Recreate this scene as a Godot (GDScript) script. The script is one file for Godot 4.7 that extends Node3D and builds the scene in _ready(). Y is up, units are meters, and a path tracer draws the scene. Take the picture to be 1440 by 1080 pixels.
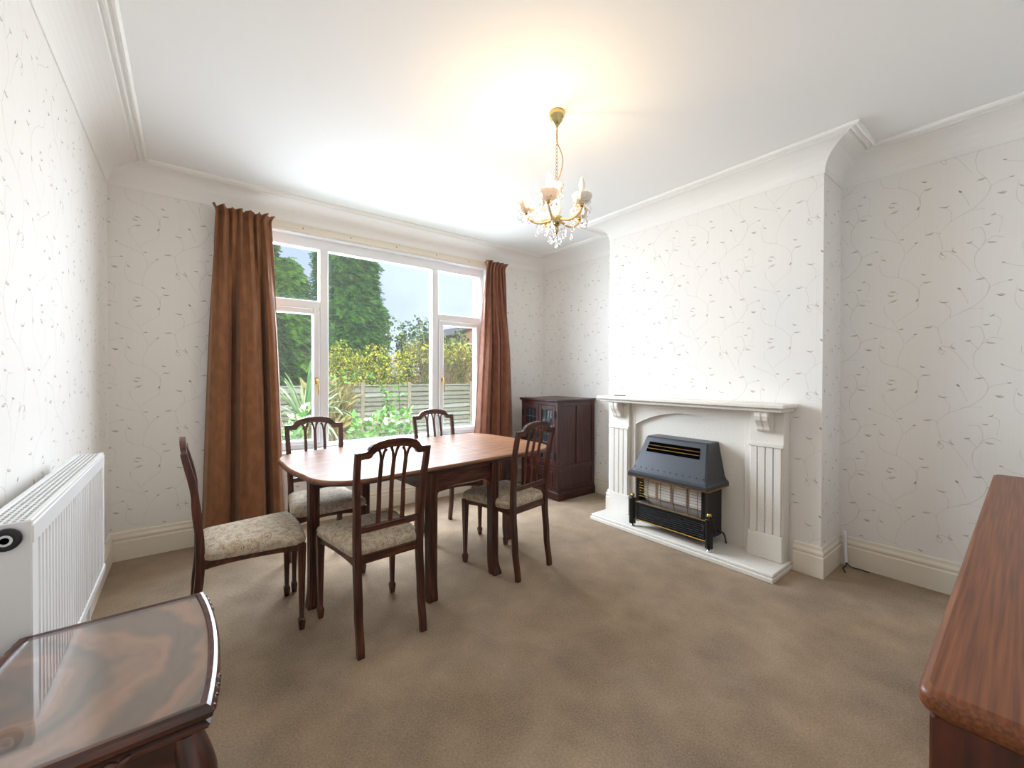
extends Node3D
# A dining room with a chandelier, a gas fire and a window on a garden. Metres, y up.
# The left wall is x = 0, the window wall z = 0; the room runs to +x and +z.

const WA := 4.018       # right wall (alcoves)
const WB := 3.643       # face of the chimney breast
const ZB1 := 1.37
const ZB2 := 3.0816
const ZE := 4.45        # wall behind the camera
const HC := 2.609       # foot of the cornice
const H := 2.753        # ceiling
const TILE := 0.57      # wallpaper repeat

var M := {}
var used := {}
var rng := RandomNumberGenerator.new()

func _ready() -> void:
	rng.seed = 7
	camera_and_light()
	materials()
	room()
	window()
	garden()
	curtains()
	radiator()
	fireplace()
	gas_fire()
	cabinet()
	dining_table()
	chairs()
	side_table()
	sideboard()
	chandelier()
	small_things()

# ------------------------------------------------------------------ camera, sky, light
func camera_and_light() -> void:
	var yaw := deg_to_rad(37.9731)
	var pitch := deg_to_rad(-0.4835)
	var roll := deg_to_rad(-0.1641)
	var d := Vector3(sin(yaw), 0, -cos(yaw))
	var r := Vector3(cos(yaw), 0, sin(yaw))
	var fwd := d * cos(pitch) + Vector3.UP * sin(pitch)
	var up := -d * sin(pitch) + Vector3.UP * cos(pitch)
	var right := r * cos(roll) - up * sin(roll)
	var up2 := r * sin(roll) + up * cos(roll)
	var cam := Camera3D.new()
	cam.name = "camera"
	add_child(cam)
	cam.transform = Transform3D(Basis(right, up2, -fwd), Vector3(0.4307, 1.3, 3.9589))
	cam.projection = Camera3D.PROJECTION_FRUSTUM
	cam.near = 0.05
	cam.far = 200.0
	cam.size = 2.0 * cam.near * 540.0 / 584.3968
	cam.frustum_offset = Vector2(0, cam.near * (532.3781 - 540.0) / 584.3968)
	cam.current = true

	var env := Environment.new()
	env.background_mode = Environment.BG_SKY
	var sky := Sky.new()
	var sm := ProceduralSkyMaterial.new()
	sm.sky_top_color = Color(0.58, 0.69, 0.85)
	sm.sky_horizon_color = Color(0.76, 0.82, 0.91)
	sm.sky_curve = 0.25
	sm.ground_bottom_color = Color(0.35, 0.36, 0.33)
	sm.ground_horizon_color = Color(0.62, 0.65, 0.68)
	sm.sky_energy_multiplier = 1.12
	var cn := FastNoiseLite.new()
	cn.seed = 5
	cn.frequency = 0.011
	cn.fractal_octaves = 5
	var ct := NoiseTexture2D.new()
	ct.width = 1024
	ct.height = 512
	ct.seamless = true
	ct.noise = cn
	ct.color_ramp = ramp([0.0, 0.42, 0.62, 1.0], [Color(0, 0, 0), Color(0.04, 0.04, 0.05), Color(0.42, 0.43, 0.45), Color(0.55, 0.55, 0.56)])
	sm.sky_cover = ct
	sm.sky_cover_modulate = Color(1, 1, 1, 0.9)
	sky.sky_material = sm
	env.sky = sky
	env.background_energy_multiplier = 0.82
	env.tonemap_mode = Environment.TONE_MAPPER_LINEAR
	env.tonemap_exposure = 1.33
	env.sdfgi_enabled = true
	env.ssao_enabled = true
	env.ssil_enabled = true
	var we := WorldEnvironment.new()
	we.name = "world_environment"
	we.environment = env
	add_child(we)

	# daylight that comes in through the whole window
	var day := AreaLight3D.new()
	day.name = "window_daylight"
	day.area_size = Vector2(2.9, 2.0)
	day.light_energy = 36.0
	day.light_color = Color(0.90, 0.95, 1.0)
	day.shadow_enabled = true
	day.area_range = 20.0
	day.position = Vector3(1.97, 2.1, -0.80)
	day.rotation = Vector3(deg_to_rad(-36), PI, 0)
	add_child(day)

	# veiled sun behind thin cloud, high over the house: it reaches the garden, not the room
	var sun := DirectionalLight3D.new()
	sun.name = "veiled_sun"
	sun.light_energy = 1.75
	sun.light_color = Color(1.0, 0.98, 0.94)
	sun.light_angular_distance = 25.0
	sun.shadow_enabled = true
	sun.sky_mode = DirectionalLight3D.SKY_MODE_LIGHT_ONLY
	sun.rotation = Vector3(deg_to_rad(-52), deg_to_rad(-18), 0)
	add_child(sun)

# ------------------------------------------------------------------ helpers: nodes
func numbered(n: String) -> String:
	if not used.has(n):
		used[n] = 0
		return n
	used[n] += 1
	return "%s_%03d" % [n, used[n]]

func meta(o: Node, label: String, category: String, group := "", kind := "") -> void:
	if label != "": o.set_meta("label", label)
	if category != "": o.set_meta("category", category)
	if group != "": o.set_meta("group", group)
	if kind != "": o.set_meta("kind", kind)

func thing(called: String, label: String, category: String, at := Vector3.ZERO, turn := 0.0, group := "") -> Node3D:
	var o := Node3D.new()
	o.name = numbered(called)
	add_child(o)
	o.position = at
	o.rotation.y = turn
	meta(o, label, category, group)
	return o

func part(parent: Node, called: String, st: SurfaceTool, m: Material, label := "") -> MeshInstance3D:
	st.generate_normals()
	return put(parent, called, st.commit(), m, label)

func put(parent: Node, called: String, mesh: Mesh, m: Material, label := "") -> MeshInstance3D:
	var o := MeshInstance3D.new()
	o.name = called if parent != self else numbered(called)
	o.mesh = mesh
	o.material_override = m
	if label != "": o.set_meta("label", label)
	parent.add_child(o, true)
	return o

func struct(called: String, st: SurfaceTool, m: Material, label: String, category: String) -> MeshInstance3D:
	var o := part(self, called, st, m)
	meta(o, label, category, "", "structure")
	return o

func copy(src: Node3D, at: Vector3, turn: float, label: String) -> Node3D:
	var c: Node3D = src.duplicate()
	c.name = numbered(String(src.name))
	add_child(c)
	c.position = at
	c.rotation.y = turn
	c.set_meta("label", label)
	return c

# ------------------------------------------------------------------ helpers: shapes
func S() -> SurfaceTool:
	var st := SurfaceTool.new()
	st.begin(Mesh.PRIMITIVE_TRIANGLES)
	return st

func emit(st: SurfaceTool, tris: Array) -> void:
	# tris: [a, b, c, group]; turned so that the closed shape shows its outside
	var vol := 0.0
	var o: Vector3 = tris[0][0]
	for t in tris:
		vol += (t[0] - o).dot((t[1] - o).cross(t[2] - o))
	for t in tris:
		st.set_smooth_group(t[3])
		st.add_vertex(t[0])
		if vol > 0.0:
			st.add_vertex(t[2])
			st.add_vertex(t[1])
		else:
			st.add_vertex(t[1])
			st.add_vertex(t[2])

func cap_tris(ring: PackedVector3Array, rev: bool, out: Array) -> void:
	var n := ring.size()
	var nrm := Vector3.ZERO
	for i in n:
		nrm += (ring[i] - ring[0]).cross(ring[(i + 1) % n] - ring[0])
	if nrm.length() < 1e-12:
		return
	nrm = nrm.normalized()
	var ax := nrm.cross(Vector3.UP if absf(nrm.y) < 0.9 else Vector3.RIGHT).normalized()
	var ay := nrm.cross(ax)
	var p2 := PackedVector2Array()
	for p in ring:
		p2.append(Vector2(p.dot(ax), p.dot(ay)) * 100.0)
	var idx := Geometry2D.triangulate_polygon(p2)
	if idx.is_empty():
		for i in range(1, n - 1):
			idx.append_array([0, i, i + 1])
	for k in range(0, idx.size(), 3):
		var a := ring[idx[k]]
		var b := ring[idx[k + 1]]
		var c := ring[idx[k + 2]]
		var up := (b - a).cross(c - a).dot(nrm) > 0.0
		if up == rev:
			out.append([a, c, b, -1])
		else:
			out.append([a, b, c, -1])

# rings of equal size, joined one to the next. smooth: 0 = sharp along the length only, 1 = all round, 2 = flat
func loft(st: SurfaceTool, rings: Array, smooth := 0, capped := true) -> void:
	var tris := []
	var n: int = rings[0].size()
	for k in rings.size() - 1:
		var r0: PackedVector3Array = rings[k]
		var r1: PackedVector3Array = rings[k + 1]
		for i in n:
			var j := (i + 1) % n
			var g: int = (i + 1) if smooth == 0 else (1 if smooth == 1 else -1)
			tris.append([r0[i], r0[j], r1[j], g])
			tris.append([r0[i], r1[j], r1[i], g])
	if capped:
		cap_tris(rings[0], true, tris)
		cap_tris(rings[rings.size() - 1], false, tris)
	emit(st, tris)

func rring(c: Vector3, ax: Vector3, ay: Vector3, hx: float, hy: float, ch: float) -> PackedVector3Array:
	var a := hx - ch
	var b := hy - ch
	return PackedVector3Array([c + ax * a - ay * hy, c + ax * hx - ay * b, c + ax * hx + ay * b, c + ax * a + ay * hy,
		c - ax * a + ay * hy, c - ax * hx + ay * b, c - ax * hx - ay * b, c - ax * a - ay * hy])

func box(st: SurfaceTool, c: Vector3, s: Vector3, ch := 0.0015) -> void:
	var h := s * 0.5
	ch = minf(ch, minf(h.x, minf(h.y, h.z)) * 0.45)
	var rings := []
	for q in [[-h.x, ch], [-h.x + ch, 0.0], [h.x - ch, 0.0], [h.x, ch]]:
		rings.append(rring(c + Vector3(q[0], 0, 0), Vector3(0, 0, 1), Vector3.UP, h.z - q[1], h.y - q[1], ch))
	loft(st, rings, 2)

func span(st: SurfaceTool, lo: Vector3, hi: Vector3, ch := 0.0015) -> void:
	box(st, (lo + hi) * 0.5, (hi - lo).abs(), ch)

func bar(st: SurfaceTool, a: Vector3, b: Vector3, w: float, h: float, ch := 0.0015, side := Vector3.ZERO) -> void:
	path_bar(st, PackedVector3Array([a, b]), [w, w], [h, h], ch, side)

# a bar of rectangular section along a path
func path_bar(st: SurfaceTool, pts: PackedVector3Array, w: Array, h: Array, ch := 0.0015, side := Vector3.ZERO) -> void:
	var rings := []
	var n := pts.size()
	for i in n:
		var t := (pts[mini(i + 1, n - 1)] - pts[maxi(i - 1, 0)]).normalized()
		var ax: Vector3 = side if side != Vector3.ZERO else t.cross(Vector3.UP if absf(t.y) < 0.95 else Vector3.RIGHT).normalized()
		var ay := ax.cross(t).normalized()
		ax = t.cross(ay).normalized()
		rings.append(rring(pts[i], ax, ay, w[i] * 0.5, h[i] * 0.5, ch))
	loft(st, rings, 0)

func tube(st: SurfaceTool, pts: PackedVector3Array, r: float, n := 8, r_end := -1.0) -> void:
	var rings := []
	var m := pts.size()
	var prev := Vector3.ZERO
	for i in m:
		var t := (pts[mini(i + 1, m - 1)] - pts[maxi(i - 1, 0)]).normalized()
		var ax := prev
		if ax == Vector3.ZERO:
			ax = t.cross(Vector3.UP if absf(t.y) < 0.9 else Vector3.RIGHT)
		ax = (ax - t * ax.dot(t)).normalized()
		prev = ax
		var ay := t.cross(ax)
		var rr: float = r if r_end < 0 else lerpf(r, r_end, float(i) / (m - 1))
		var ring := PackedVector3Array()
		for k in n:
			var a := TAU * k / n
			ring.append(pts[i] + (ax * cos(a) + ay * sin(a)) * rr)
		rings.append(ring)
	loft(st, rings, 1)

func lathe(st: SurfaceTool, prof: Array, at := Vector3.ZERO, n := 24, axis := Vector3.UP, smooth := 1) -> void:
	var ax := axis.cross(Vector3.RIGHT if absf(axis.x) < 0.9 else Vector3.FORWARD).normalized()
	var ay := axis.cross(ax)
	var rings := []
	for p in prof:
		var ring := PackedVector3Array()
		for k in n:
			var a := TAU * k / n
			ring.append(at + axis * p[1] + (ax * cos(a) + ay * sin(a)) * maxf(p[0], 0.0004))
		rings.append(ring)
	loft(st, rings, smooth)

func curve(ctrl: PackedVector3Array, n: int) -> PackedVector3Array:
	var out := PackedVector3Array()
	var m := ctrl.size()
	for i in n + 1:
		var t := float(i) / n * (m - 1)
		var k := mini(int(t), m - 2)
		out.append(ctrl[k].cubic_interpolate(ctrl[k + 1], ctrl[maxi(k - 1, 0)], ctrl[mini(k + 2, m - 1)], t - k))
	return out

# an outline in a plane, given a thickness: xf takes (x, y, 0) to its place, depth along xf's z
func prism(st: SurfaceTool, poly: PackedVector2Array, xf: Transform3D, depth: float) -> void:
	var r0 := PackedVector3Array()
	var r1 := PackedVector3Array()
	for p in poly:
		r0.append(xf * Vector3(p.x, p.y, 0))
		r1.append(xf * Vector3(p.x, p.y, depth))
	loft(st, [r0, r1], 2)

# a moulding of profile (distance from the wall, height) along a wall from a to b (x, z); nrm points into the room.
# ma, mb: 1 at an inside corner, -1 at an outside corner, 0 for a square end
func moulding(st: SurfaceTool, prof: Array, a: Vector2, b: Vector2, nrm: Vector2, ma: float, mb: float) -> void:
	var dir := (b - a).normalized()
	var r0 := PackedVector3Array()
	var r1 := PackedVector3Array()
	for p in prof:
		var d: float = p[0]
		var q0 := a + nrm * d + dir * d * ma
		var q1 := b + nrm * d - dir * d * mb
		r0.append(Vector3(q0.x, p[1], q0.y))
		r1.append(Vector3(q1.x, p[1], q1.y))
	loft(st, [r0, r1], 2)

# a box whose faces carry texture coordinates in wallpaper repeats
func wall_box(st: SurfaceTool, lo: Vector3, hi: Vector3) -> void:
	var c := [lo, hi]
	for axis in 3:
		for s in 2:
			var p := []
			for q in [[0, 0], [0, 1], [1, 1], [1, 0]]:
				var v := Vector3.ZERO
				v[axis] = c[s][axis]
				v[(axis + 1) % 3] = c[q[0]][(axis + 1) % 3]
				v[(axis + 2) % 3] = c[q[1]][(axis + 2) % 3]
				p.append(v)
			if s == 0:
				p.reverse()
			for k in [0, 1, 2, 0, 2, 3]:
				var v: Vector3 = p[k]
				var uv := Vector2(v.z - 3.2, v.x)
				if axis == 0: uv = Vector2(v.z - 3.2, 1.95 - v.y)
				if axis == 2: uv = Vector2(v.x, 1.95 - v.y)
				uv /= TILE
				if axis != 1: uv.x *= 0.5
				st.set_smooth_group(-1)
				st.set_uv(uv)
				st.add_vertex(v)

# ------------------------------------------------------------------ materials
func ramp(at: Array, cols: Array) -> Gradient:
	var g := Gradient.new()
	g.offsets = PackedFloat32Array(at)
	g.colors = PackedColorArray(cols)
	return g

func noise_tex(seed_: int, freq: float, oct: int, g: Gradient, size := 512, warp := 0.0, type := FastNoiseLite.TYPE_SIMPLEX_SMOOTH) -> NoiseTexture2D:
	var n := FastNoiseLite.new()
	n.seed = seed_
	n.noise_type = type
	n.frequency = freq
	n.fractal_octaves = oct
	if warp > 0.0:
		n.domain_warp_enabled = true
		n.domain_warp_amplitude = warp
		n.domain_warp_frequency = freq
	var t := NoiseTexture2D.new()
	t.width = size
	t.height = size
	t.seamless = true
	t.noise = n
	if g: t.color_ramp = g
	return t

func plain(c: Color, rough := 0.6, metal := 0.0) -> StandardMaterial3D:
	var m := StandardMaterial3D.new()
	m.albedo_color = c
	m.roughness = rough
	m.metallic = metal
	return m

func tri_tex(t: Texture2D, scale: Vector3, rough := 0.6) -> StandardMaterial3D:
	var m := StandardMaterial3D.new()
	m.albedo_texture = t
	m.uv1_triplanar = true
	m.uv1_triplanar_sharpness = 8.0
	m.uv1_scale = scale
	m.roughness = rough
	return m

func materials() -> void:
	# woods
	var mah := noise_tex(11, 0.012, 5, ramp([0.0, 0.35, 0.55, 0.75, 1.0], [Color8(40, 19, 12), Color8(60, 29, 19), Color8(76, 38, 25), Color8(94, 50, 32), Color8(112, 62, 40)]), 512, 12.0)
	var wood := func(t: Texture2D, sc: Vector3, rough: float, coat: float) -> StandardMaterial3D:
		var m := tri_tex(t, sc, rough)
		m.clearcoat_enabled = coat > 0.0
		m.clearcoat = coat
		m.clearcoat_roughness = 0.15
		return m
	M.mah_v = wood.call(mah, Vector3(5, 0.5, 5), 0.34, 0.25)
	M.mah_h = wood.call(mah, Vector3(0.6, 5, 5), 0.34, 0.25)
	var top := noise_tex(23, 0.012, 5, ramp([0.0, 0.35, 0.55, 0.75, 1.0], [Color8(118, 78, 54), Color8(132, 90, 63), Color8(143, 100, 71), Color8(153, 109, 78), Color8(166, 121, 87)]), 512, 14.0)
	M.table_top = wood.call(top, Vector3(0.4, 4, 4), 0.4, 0.0)
	M.table_top.metallic_specular = 0.22
	var teak := noise_tex(31, 0.018, 6, ramp([0.0, 0.3, 0.5, 0.7, 1.0], [Color8(86, 44, 23), Color8(106, 57, 30), Color8(118, 66, 35), Color8(128, 73, 40), Color8(146, 88, 50)]), 1024, 10.0)
	M.teak = wood.call(teak, Vector3(0.13, 7, 6.5), 0.4, 0.0)
	M.teak_dark = wood.call(noise_tex(33, 0.012, 5, ramp([0.0, 0.5, 1.0], [Color8(48, 18, 10), Color8(84, 36, 20), Color8(112, 52, 28)]), 512, 12.0), Vector3(4, 0.5, 4), 0.35, 0.2)
	M.oxblood_v = wood.call(noise_tex(41, 0.012, 5, ramp([0.0, 0.5, 1.0], [Color8(34, 13, 12), Color8(58, 23, 20), Color8(82, 36, 30)]), 512, 8.0), Vector3(5, 0.5, 5), 0.38, 0.2)
	M.oxblood_h = wood.call(M.oxblood_v.albedo_texture, Vector3(0.6, 5, 0.6), 0.38, 0.2)
	# flame-figured veneer of the side table, drawn as arched bands
	M.flame = StandardMaterial3D.new()
	M.flame.albedo_texture = flame_figure()
	M.flame.roughness = 0.3
	# cloths
	M.curtain = tri_tex(noise_tex(51, 0.02, 4, ramp([0.0, 0.4, 0.6, 1.0], [Color8(120, 76, 42), Color8(132, 84, 48), Color8(140, 90, 52), Color8(150, 98, 58)]), 512, 20.0), Vector3(1.3, 0.7, 1.3), 0.75)
	M.curtain.rim_enabled = true
	M.curtain.rim = 0.5
	M.curtain.rim_tint = 0.5
	M.curtain_red = tri_tex(noise_tex(52, 0.02, 4, ramp([0.0, 0.4, 0.6, 1.0], [Color8(118, 72, 50), Color8(130, 80, 56), Color8(138, 87, 62), Color8(148, 95, 69)]), 512, 20.0), Vector3(1.3, 0.7, 1.3), 0.75)
	M.curtain_red.rim_enabled = true
	M.curtain_red.rim = 0.5
	M.curtain_red.rim_tint = 0.5
	M.tapestry = tri_tex(tapestry(), Vector3(2.6, 2.6, 2.6), 0.9)
	# carpet and wallpaper
	M.carpet = StandardMaterial3D.new()
	M.carpet.albedo_texture = carpet()
	M.carpet.roughness = 1.0
	M.carpet.metallic_specular = 0.15
	M.carpet.heightmap_enabled = true
	M.carpet.heightmap_texture = noise_tex(71, 0.35, 2, null, 512)
	M.carpet.heightmap_scale = 0.25
	M.wallpaper = StandardMaterial3D.new()
	M.wallpaper.albedo_texture = wallpaper()
	M.wallpaper.roughness = 0.75
	# paints, plastics, stone
	M.ceiling = plain(Color8(247, 247, 246), 0.9)
	M.cornice = plain(Color8(245, 243, 239), 0.75)
	M.gloss_cream = plain(Color8(236, 228, 212), 0.35)
	M.upvc = plain(Color8(240, 241, 243), 0.3)
	M.sill = plain(Color8(238, 237, 235), 0.35)
	M.rad = plain(Color8(240, 240, 240), 0.32)
	M.stone = tri_tex(noise_tex(61, 0.05, 4, ramp([0.0, 0.5, 1.0], [Color8(232, 227, 217), Color8(236, 231, 222), Color8(240, 236, 228)]), 512), Vector3(2, 2, 2), 0.45)
	M.black = plain(Color8(30, 30, 32), 0.45)
	M.black_gloss = plain(Color8(22, 24, 27), 0.25)
	M.enamel = tri_tex(noise_tex(62, 0.3, 2, ramp([0.0, 1.0], [Color8(52, 55, 61), Color8(72, 76, 83)]), 256), Vector3(6, 6, 6), 0.38)
	M.enamel.metallic = 0.2
	M.hole_shade = plain(Color8(8, 8, 8), 1.0)  # near-black paint for the shade inside the hood's air outlet
	M.hole_shade.metallic_specular = 0.05
	M.gold = plain(Color8(204, 168, 96), 0.25, 1.0)
	M.brass = plain(Color8(192, 174, 126), 0.18, 1.0)
	M.steel = plain(Color8(200, 202, 206), 0.22, 1.0)
	M.iron = plain(Color8(40, 38, 38), 0.5, 0.6)
	M.ceramic = plain(Color8(226, 222, 220), 0.5)
	M.milk = plain(Color8(246, 240, 230), 0.15)
	M.milk.backlight_enabled = true
	M.milk.backlight = Color8(120, 110, 96)
	M.amber = plain(Color8(228, 192, 142), 0.2)
	M.candle = plain(Color8(236, 224, 196), 0.4)
	M.cord = plain(Color8(150, 112, 62), 0.4)
	M.crystal = plain(Color(0.97, 0.97, 0.98, 0.06), 0.03)
	M.crystal.transparency = BaseMaterial3D.TRANSPARENCY_ALPHA
	M.crystal.refraction_enabled = true
	M.crystal.refraction_scale = 0.05
	M.bulb = plain(Color8(255, 246, 228), 0.3)
	M.bulb.emission_enabled = true
	M.bulb.emission = Color8(255, 232, 196)
	M.bulb.emission_energy_multiplier = 2.0
	M.bulb_off = plain(Color8(244, 238, 226), 0.12)
	M.pane = plain(Color(0.97, 0.99, 0.98, 0.04), 0.02)
	M.pane.metallic_specular = 0.25
	M.pane.transparency = BaseMaterial3D.TRANSPARENCY_ALPHA
	M.glass_dark = plain(Color(0.2, 0.24, 0.28, 0.35), 0.04)
	M.glass_dark.transparency = BaseMaterial3D.TRANSPARENCY_ALPHA
	M.table_glass = plain(Color(0.9, 0.95, 0.93, 0.06), 0.02)
	M.table_glass.transparency = BaseMaterial3D.TRANSPARENCY_ALPHA
	M.lead = plain(Color8(90, 92, 96), 0.45, 0.7)

func stamp(im: Image, u: float, v: float, r: float, c: Color, a: float) -> void:
	var w := im.get_width()
	var h := im.get_height()
	var cx := u * w * 0.5
	var cy := v * h
	var ri := int(ceil(r)) + 1
	for y in range(-ri, ri + 1):
		for x in range(-ri, ri + 1):
			var px := floori(cx) + x
			var py := floori(cy) + y
			var d := Vector2(px + 0.5 - cx, py + 0.5 - cy).length()
			var k := clampf(r - d + 0.5, 0.0, 1.0) * a
			if k > 0.0:
				var qx := posmod(px, w)
				var qy := posmod(py, h)
				im.set_pixel(qx, qy, im.get_pixel(qx, qy).lerp(c, k))

# trailing stems with little curled leaves on an off-white ground, half-drop repeat
func wallpaper() -> ImageTexture:
	var im := Image.create(2048, 1024, false, Image.FORMAT_RGB8)
	im.fill(Color8(243, 240, 235))
	var r := RandomNumberGenerator.new()
	r.seed = 3
	for x in 2048:   # faint vertical weave of the paper
		var k := r.randf_range(-0.012, 0.012)
		im.fill_rect(Rect2i(x, 0, 1, 1024), Color8(243, 240, 235).lightened(k) if k > 0 else Color8(243, 240, 235).darkened(-k))
	var stems := [[0.279,0.533,0.202,0.422,0.195,0.351],[0.279,0.533,0.323,0.65,0.366,0.778,0.333,0.888,0.317,1.025,0.402,1.094,0.467,1.171,0.485,1.249,0.476,1.315],[0.382,0.778,0.418,0.726,0.456,0.695],[0.323,0.65,0.229,0.596,0.15,0.566,0.076,0.524],[0.305,0.535,0.38,0.465,0.468,0.396,0.474,0.321],[0.225,0.216,0.268,0.184,0.306,0.218],[0.227,0.321,0.265,0.286,0.312,0.286],[0.476,1.249,0.499,1.15,0.578,1.128],[0.168,0.755,0.151,0.881,0.178,0.975,0.232,1.011,0.317,1.036],[0.659,0.796,0.65,0.732,0.634,0.632,0.708,0.533,0.782,0.488,0.852,0.452,0.95,0.458],[0.715,0.524,0.721,0.44,0.67,0.359],[0.634,0.632,0.58,0.602,0.526,0.627],[0.852,0.452,0.955,0.348,0.987,0.25],[0.719,0.841,0.667,0.823,0.636,0.87,0.667,0.908,0.681,0.872],[0.741,0.8,0.719,0.841,0.764,0.897,0.814,0.982,0.858,1.067],[0.78,0.232,0.816,0.306,0.845,0.393],[0.885,0.953,0.897,0.892,0.924,0.852,0.955,0.773,0.951,0.703,0.923,0.638,0.861,0.643],[0.939,0.816,0.986,0.796,1.032,0.818],[0.959,0.784,1.018,0.753,1.077,0.778],[0.849,0.777,0.876,0.804,0.914,0.856],[0.885,0.953,0.899,1.058,0.955,1.16,0.989,1.241,0.962,1.333,0.888,1.427,0.804,1.474],[0.989,1.25,1.049,1.22,1.126,1.204],[0.968,1.169,0.933,1.15,0.894,1.169],[1.009,0.535,1.063,0.582,1.045,0.719]]
	var leaves := [[0.456,0.683,0.03,-20],[0.076,0.524,0.026,30],[0.468,0.308,0.034,-60],[0.268,0.189,0.055,10],[0.274,0.297,0.06,-20],[0.539,1.128,0.064,0],[0.514,1.04,0.043,20],[0.186,0.813,0.047,40],[0.67,0.359,0.081,10],[0.559,0.614,0.064,0],[0.78,0.232,0.03,40],[0.652,0.849,0.055,60],[0.741,0.843,0.051,50],[0.971,0.623,0.047,0],[0.849,0.777,0.043,-10],[0.998,0.807,0.064,10],[0.928,1.16,0.06,-10],[1.123,1.204,0.03,0],[1.068,1.342,0.051,-5],[1.009,0.535,0.038,-30],[0.341,0.618,0.038,0],[1.054,0.332,0.051,-5],[0.78,1.238,0.03,40],[0.468,1.315,0.034,-60],[0.25,1.231,0.055,10]]
	var tints := [Color8(150, 144, 136), Color8(166, 152, 136), Color8(132, 130, 130), Color8(176, 158, 138)]
	for half in 2:
		var off := Vector2(half, 0.5 * half)
		for s in stems:
			var c := PackedVector3Array()
			for k in range(0, s.size(), 2):
				c.append(Vector3(s[k] + off.x, s[k + 1] + off.y, 0))
			var pts := curve(c, 26 * (c.size() - 1))
			for i in pts.size():
				stamp(im, pts[i].x, pts[i].y, 2.3, Color8(196, 187, 175), 0.42)
		for i in leaves.size():
			var l: Array = leaves[i]
			var dir := Vector2.from_angle(deg_to_rad(l[3]))
			var col: Color = tints[i % 4]
			for k in 15:
				var t := k / 14.0 - 0.5
				var bend: Vector2 = dir.orthogonal() * (t * t - 0.08) * l[2] * 0.8
				var p: Vector2 = Vector2(l[0], l[1]) + off + dir * t * l[2] + bend
				stamp(im, p.x, p.y, 1.4 + 11.0 * (0.25 - t * t) * (0.6 + l[2] * 10.0), col, 0.55)
			for k in 8:
				var t := k / 7.0 - 0.5
				var p: Vector2 = Vector2(l[0], l[1]) + off + dir * t * l[2] * 0.7 + dir.orthogonal() * 0.006
				stamp(im, p.x, p.y, 1.5, Color8(104, 98, 94), 0.45)
	return ImageTexture.create_from_image(im)

func grey(seed_: int, freq: float, oct: int, w: int, h: int, type := FastNoiseLite.TYPE_SIMPLEX_SMOOTH) -> PackedByteArray:
	var n := FastNoiseLite.new()
	n.seed = seed_
	n.frequency = freq
	n.fractal_octaves = oct
	n.noise_type = type
	var im := n.get_image(w, h)
	im.convert(Image.FORMAT_L8)
	return im.get_data()

# brushed pile: broad worn patches, trodden streaks and the speckle of the tufts
func carpet() -> ImageTexture:
	var n := 1280
	var a := grey(91, 0.0045, 4, n, n)
	var b := grey(92, 0.016, 4, n, n)
	var c := grey(93, 0.45, 2, n, n)
	var e := grey(94, 0.007, 3, n, n)
	var data := PackedByteArray()
	data.resize(n * n * 3)
	for i in n * n:
		var t := 0.42 * (a[i] / 255.0 - 0.5) + 0.30 * (b[i] / 255.0 - 0.5) + 0.75 * (c[i] / 255.0 - 0.5)
		var k := 1.0 + t * 0.42
		var w := 0.5 + (e[i] / 255.0 - 0.5) * 0.8
		data[i * 3] = clampi(int(k * lerpf(158, 164, w)), 0, 255)
		data[i * 3 + 1] = clampi(int(k * lerpf(140, 142, w)), 0, 255)
		data[i * 3 + 2] = clampi(int(k * lerpf(122, 117, w)), 0, 255)
	return ImageTexture.create_from_image(Image.create_from_data(n, n, false, Image.FORMAT_RGB8, data))

# floral tapestry: cream ground, scrolling tan and slate sprays
func tapestry() -> ImageTexture:
	var n := 512
	var im := Image.create(n, n, false, Image.FORMAT_RGB8)
	var a := grey(101, 0.018, 3, n, n)
	var b := grey(102, 0.03, 2, n, n)
	var c := grey(103, 0.3, 2, n, n)
	var d := grey(104, 0.012, 2, n, n)
	for y in n:
		for x in n:
			var i := y * n + x
			var col := Color8(214, 203, 184).lerp(Color8(196, 178, 148), d[i] / 255.0)
			var la := absf(a[i] / 255.0 - 0.5)
			var lb := absf(b[i] / 255.0 - 0.48)
			if d[i] > 138 and la < 0.06:
				col = col.lerp(Color8(128, 104, 82), 0.75 * (1.0 - la / 0.06))
			if d[i] < 112 and lb < 0.05:
				col = col.lerp(Color8(112, 112, 118), 0.8 * (1.0 - lb / 0.05))
			if la < 0.012 or lb < 0.008:
				col = col.lerp(Color8(98, 82, 70), 0.6)
			if a[i] > 172:
				col = col.lerp(Color8(150, 104, 88), 0.4)
			col = col * (0.86 + 0.28 * c[i] / 255.0)
			col.a = 1.0
			im.set_pixel(x, y, col)
	return ImageTexture.create_from_image(im)

func flame_figure() -> ImageTexture:
	var n := 512
	var w1 := grey(111, 0.004, 3, n, n)
	var w2 := grey(112, 0.05, 3, n, n)
	var g := ramp([0.0, 0.35, 0.6, 0.85, 1.0], [Color8(70, 40, 28), Color8(104, 62, 42), Color8(132, 82, 54), Color8(156, 102, 68), Color8(120, 74, 50)])
	var im := Image.create(n, n, false, Image.FORMAT_RGB8)
	for y in n:
		for x in n:
			var i := y * n + x
			var u := x / float(n) - 0.42
			var v := y / float(n) - 0.5
			var q := w1[i] / 255.0 - 0.5
			var d := sqrt((u + 0.45 + q * 0.12) * (u + 0.45 + q * 0.12) + v * v * 1.9)
			var f := 0.5 + 0.28 * sin(d * 21.0 + q * 2.0) + 0.12 * sin(d * 55.0 + q * 5.0) + (w2[i] / 255.0 - 0.5) * 0.16
			im.set_pixel(x, y, g.sample(clampf(f, 0, 1)))
	return ImageTexture.create_from_image(im)

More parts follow.
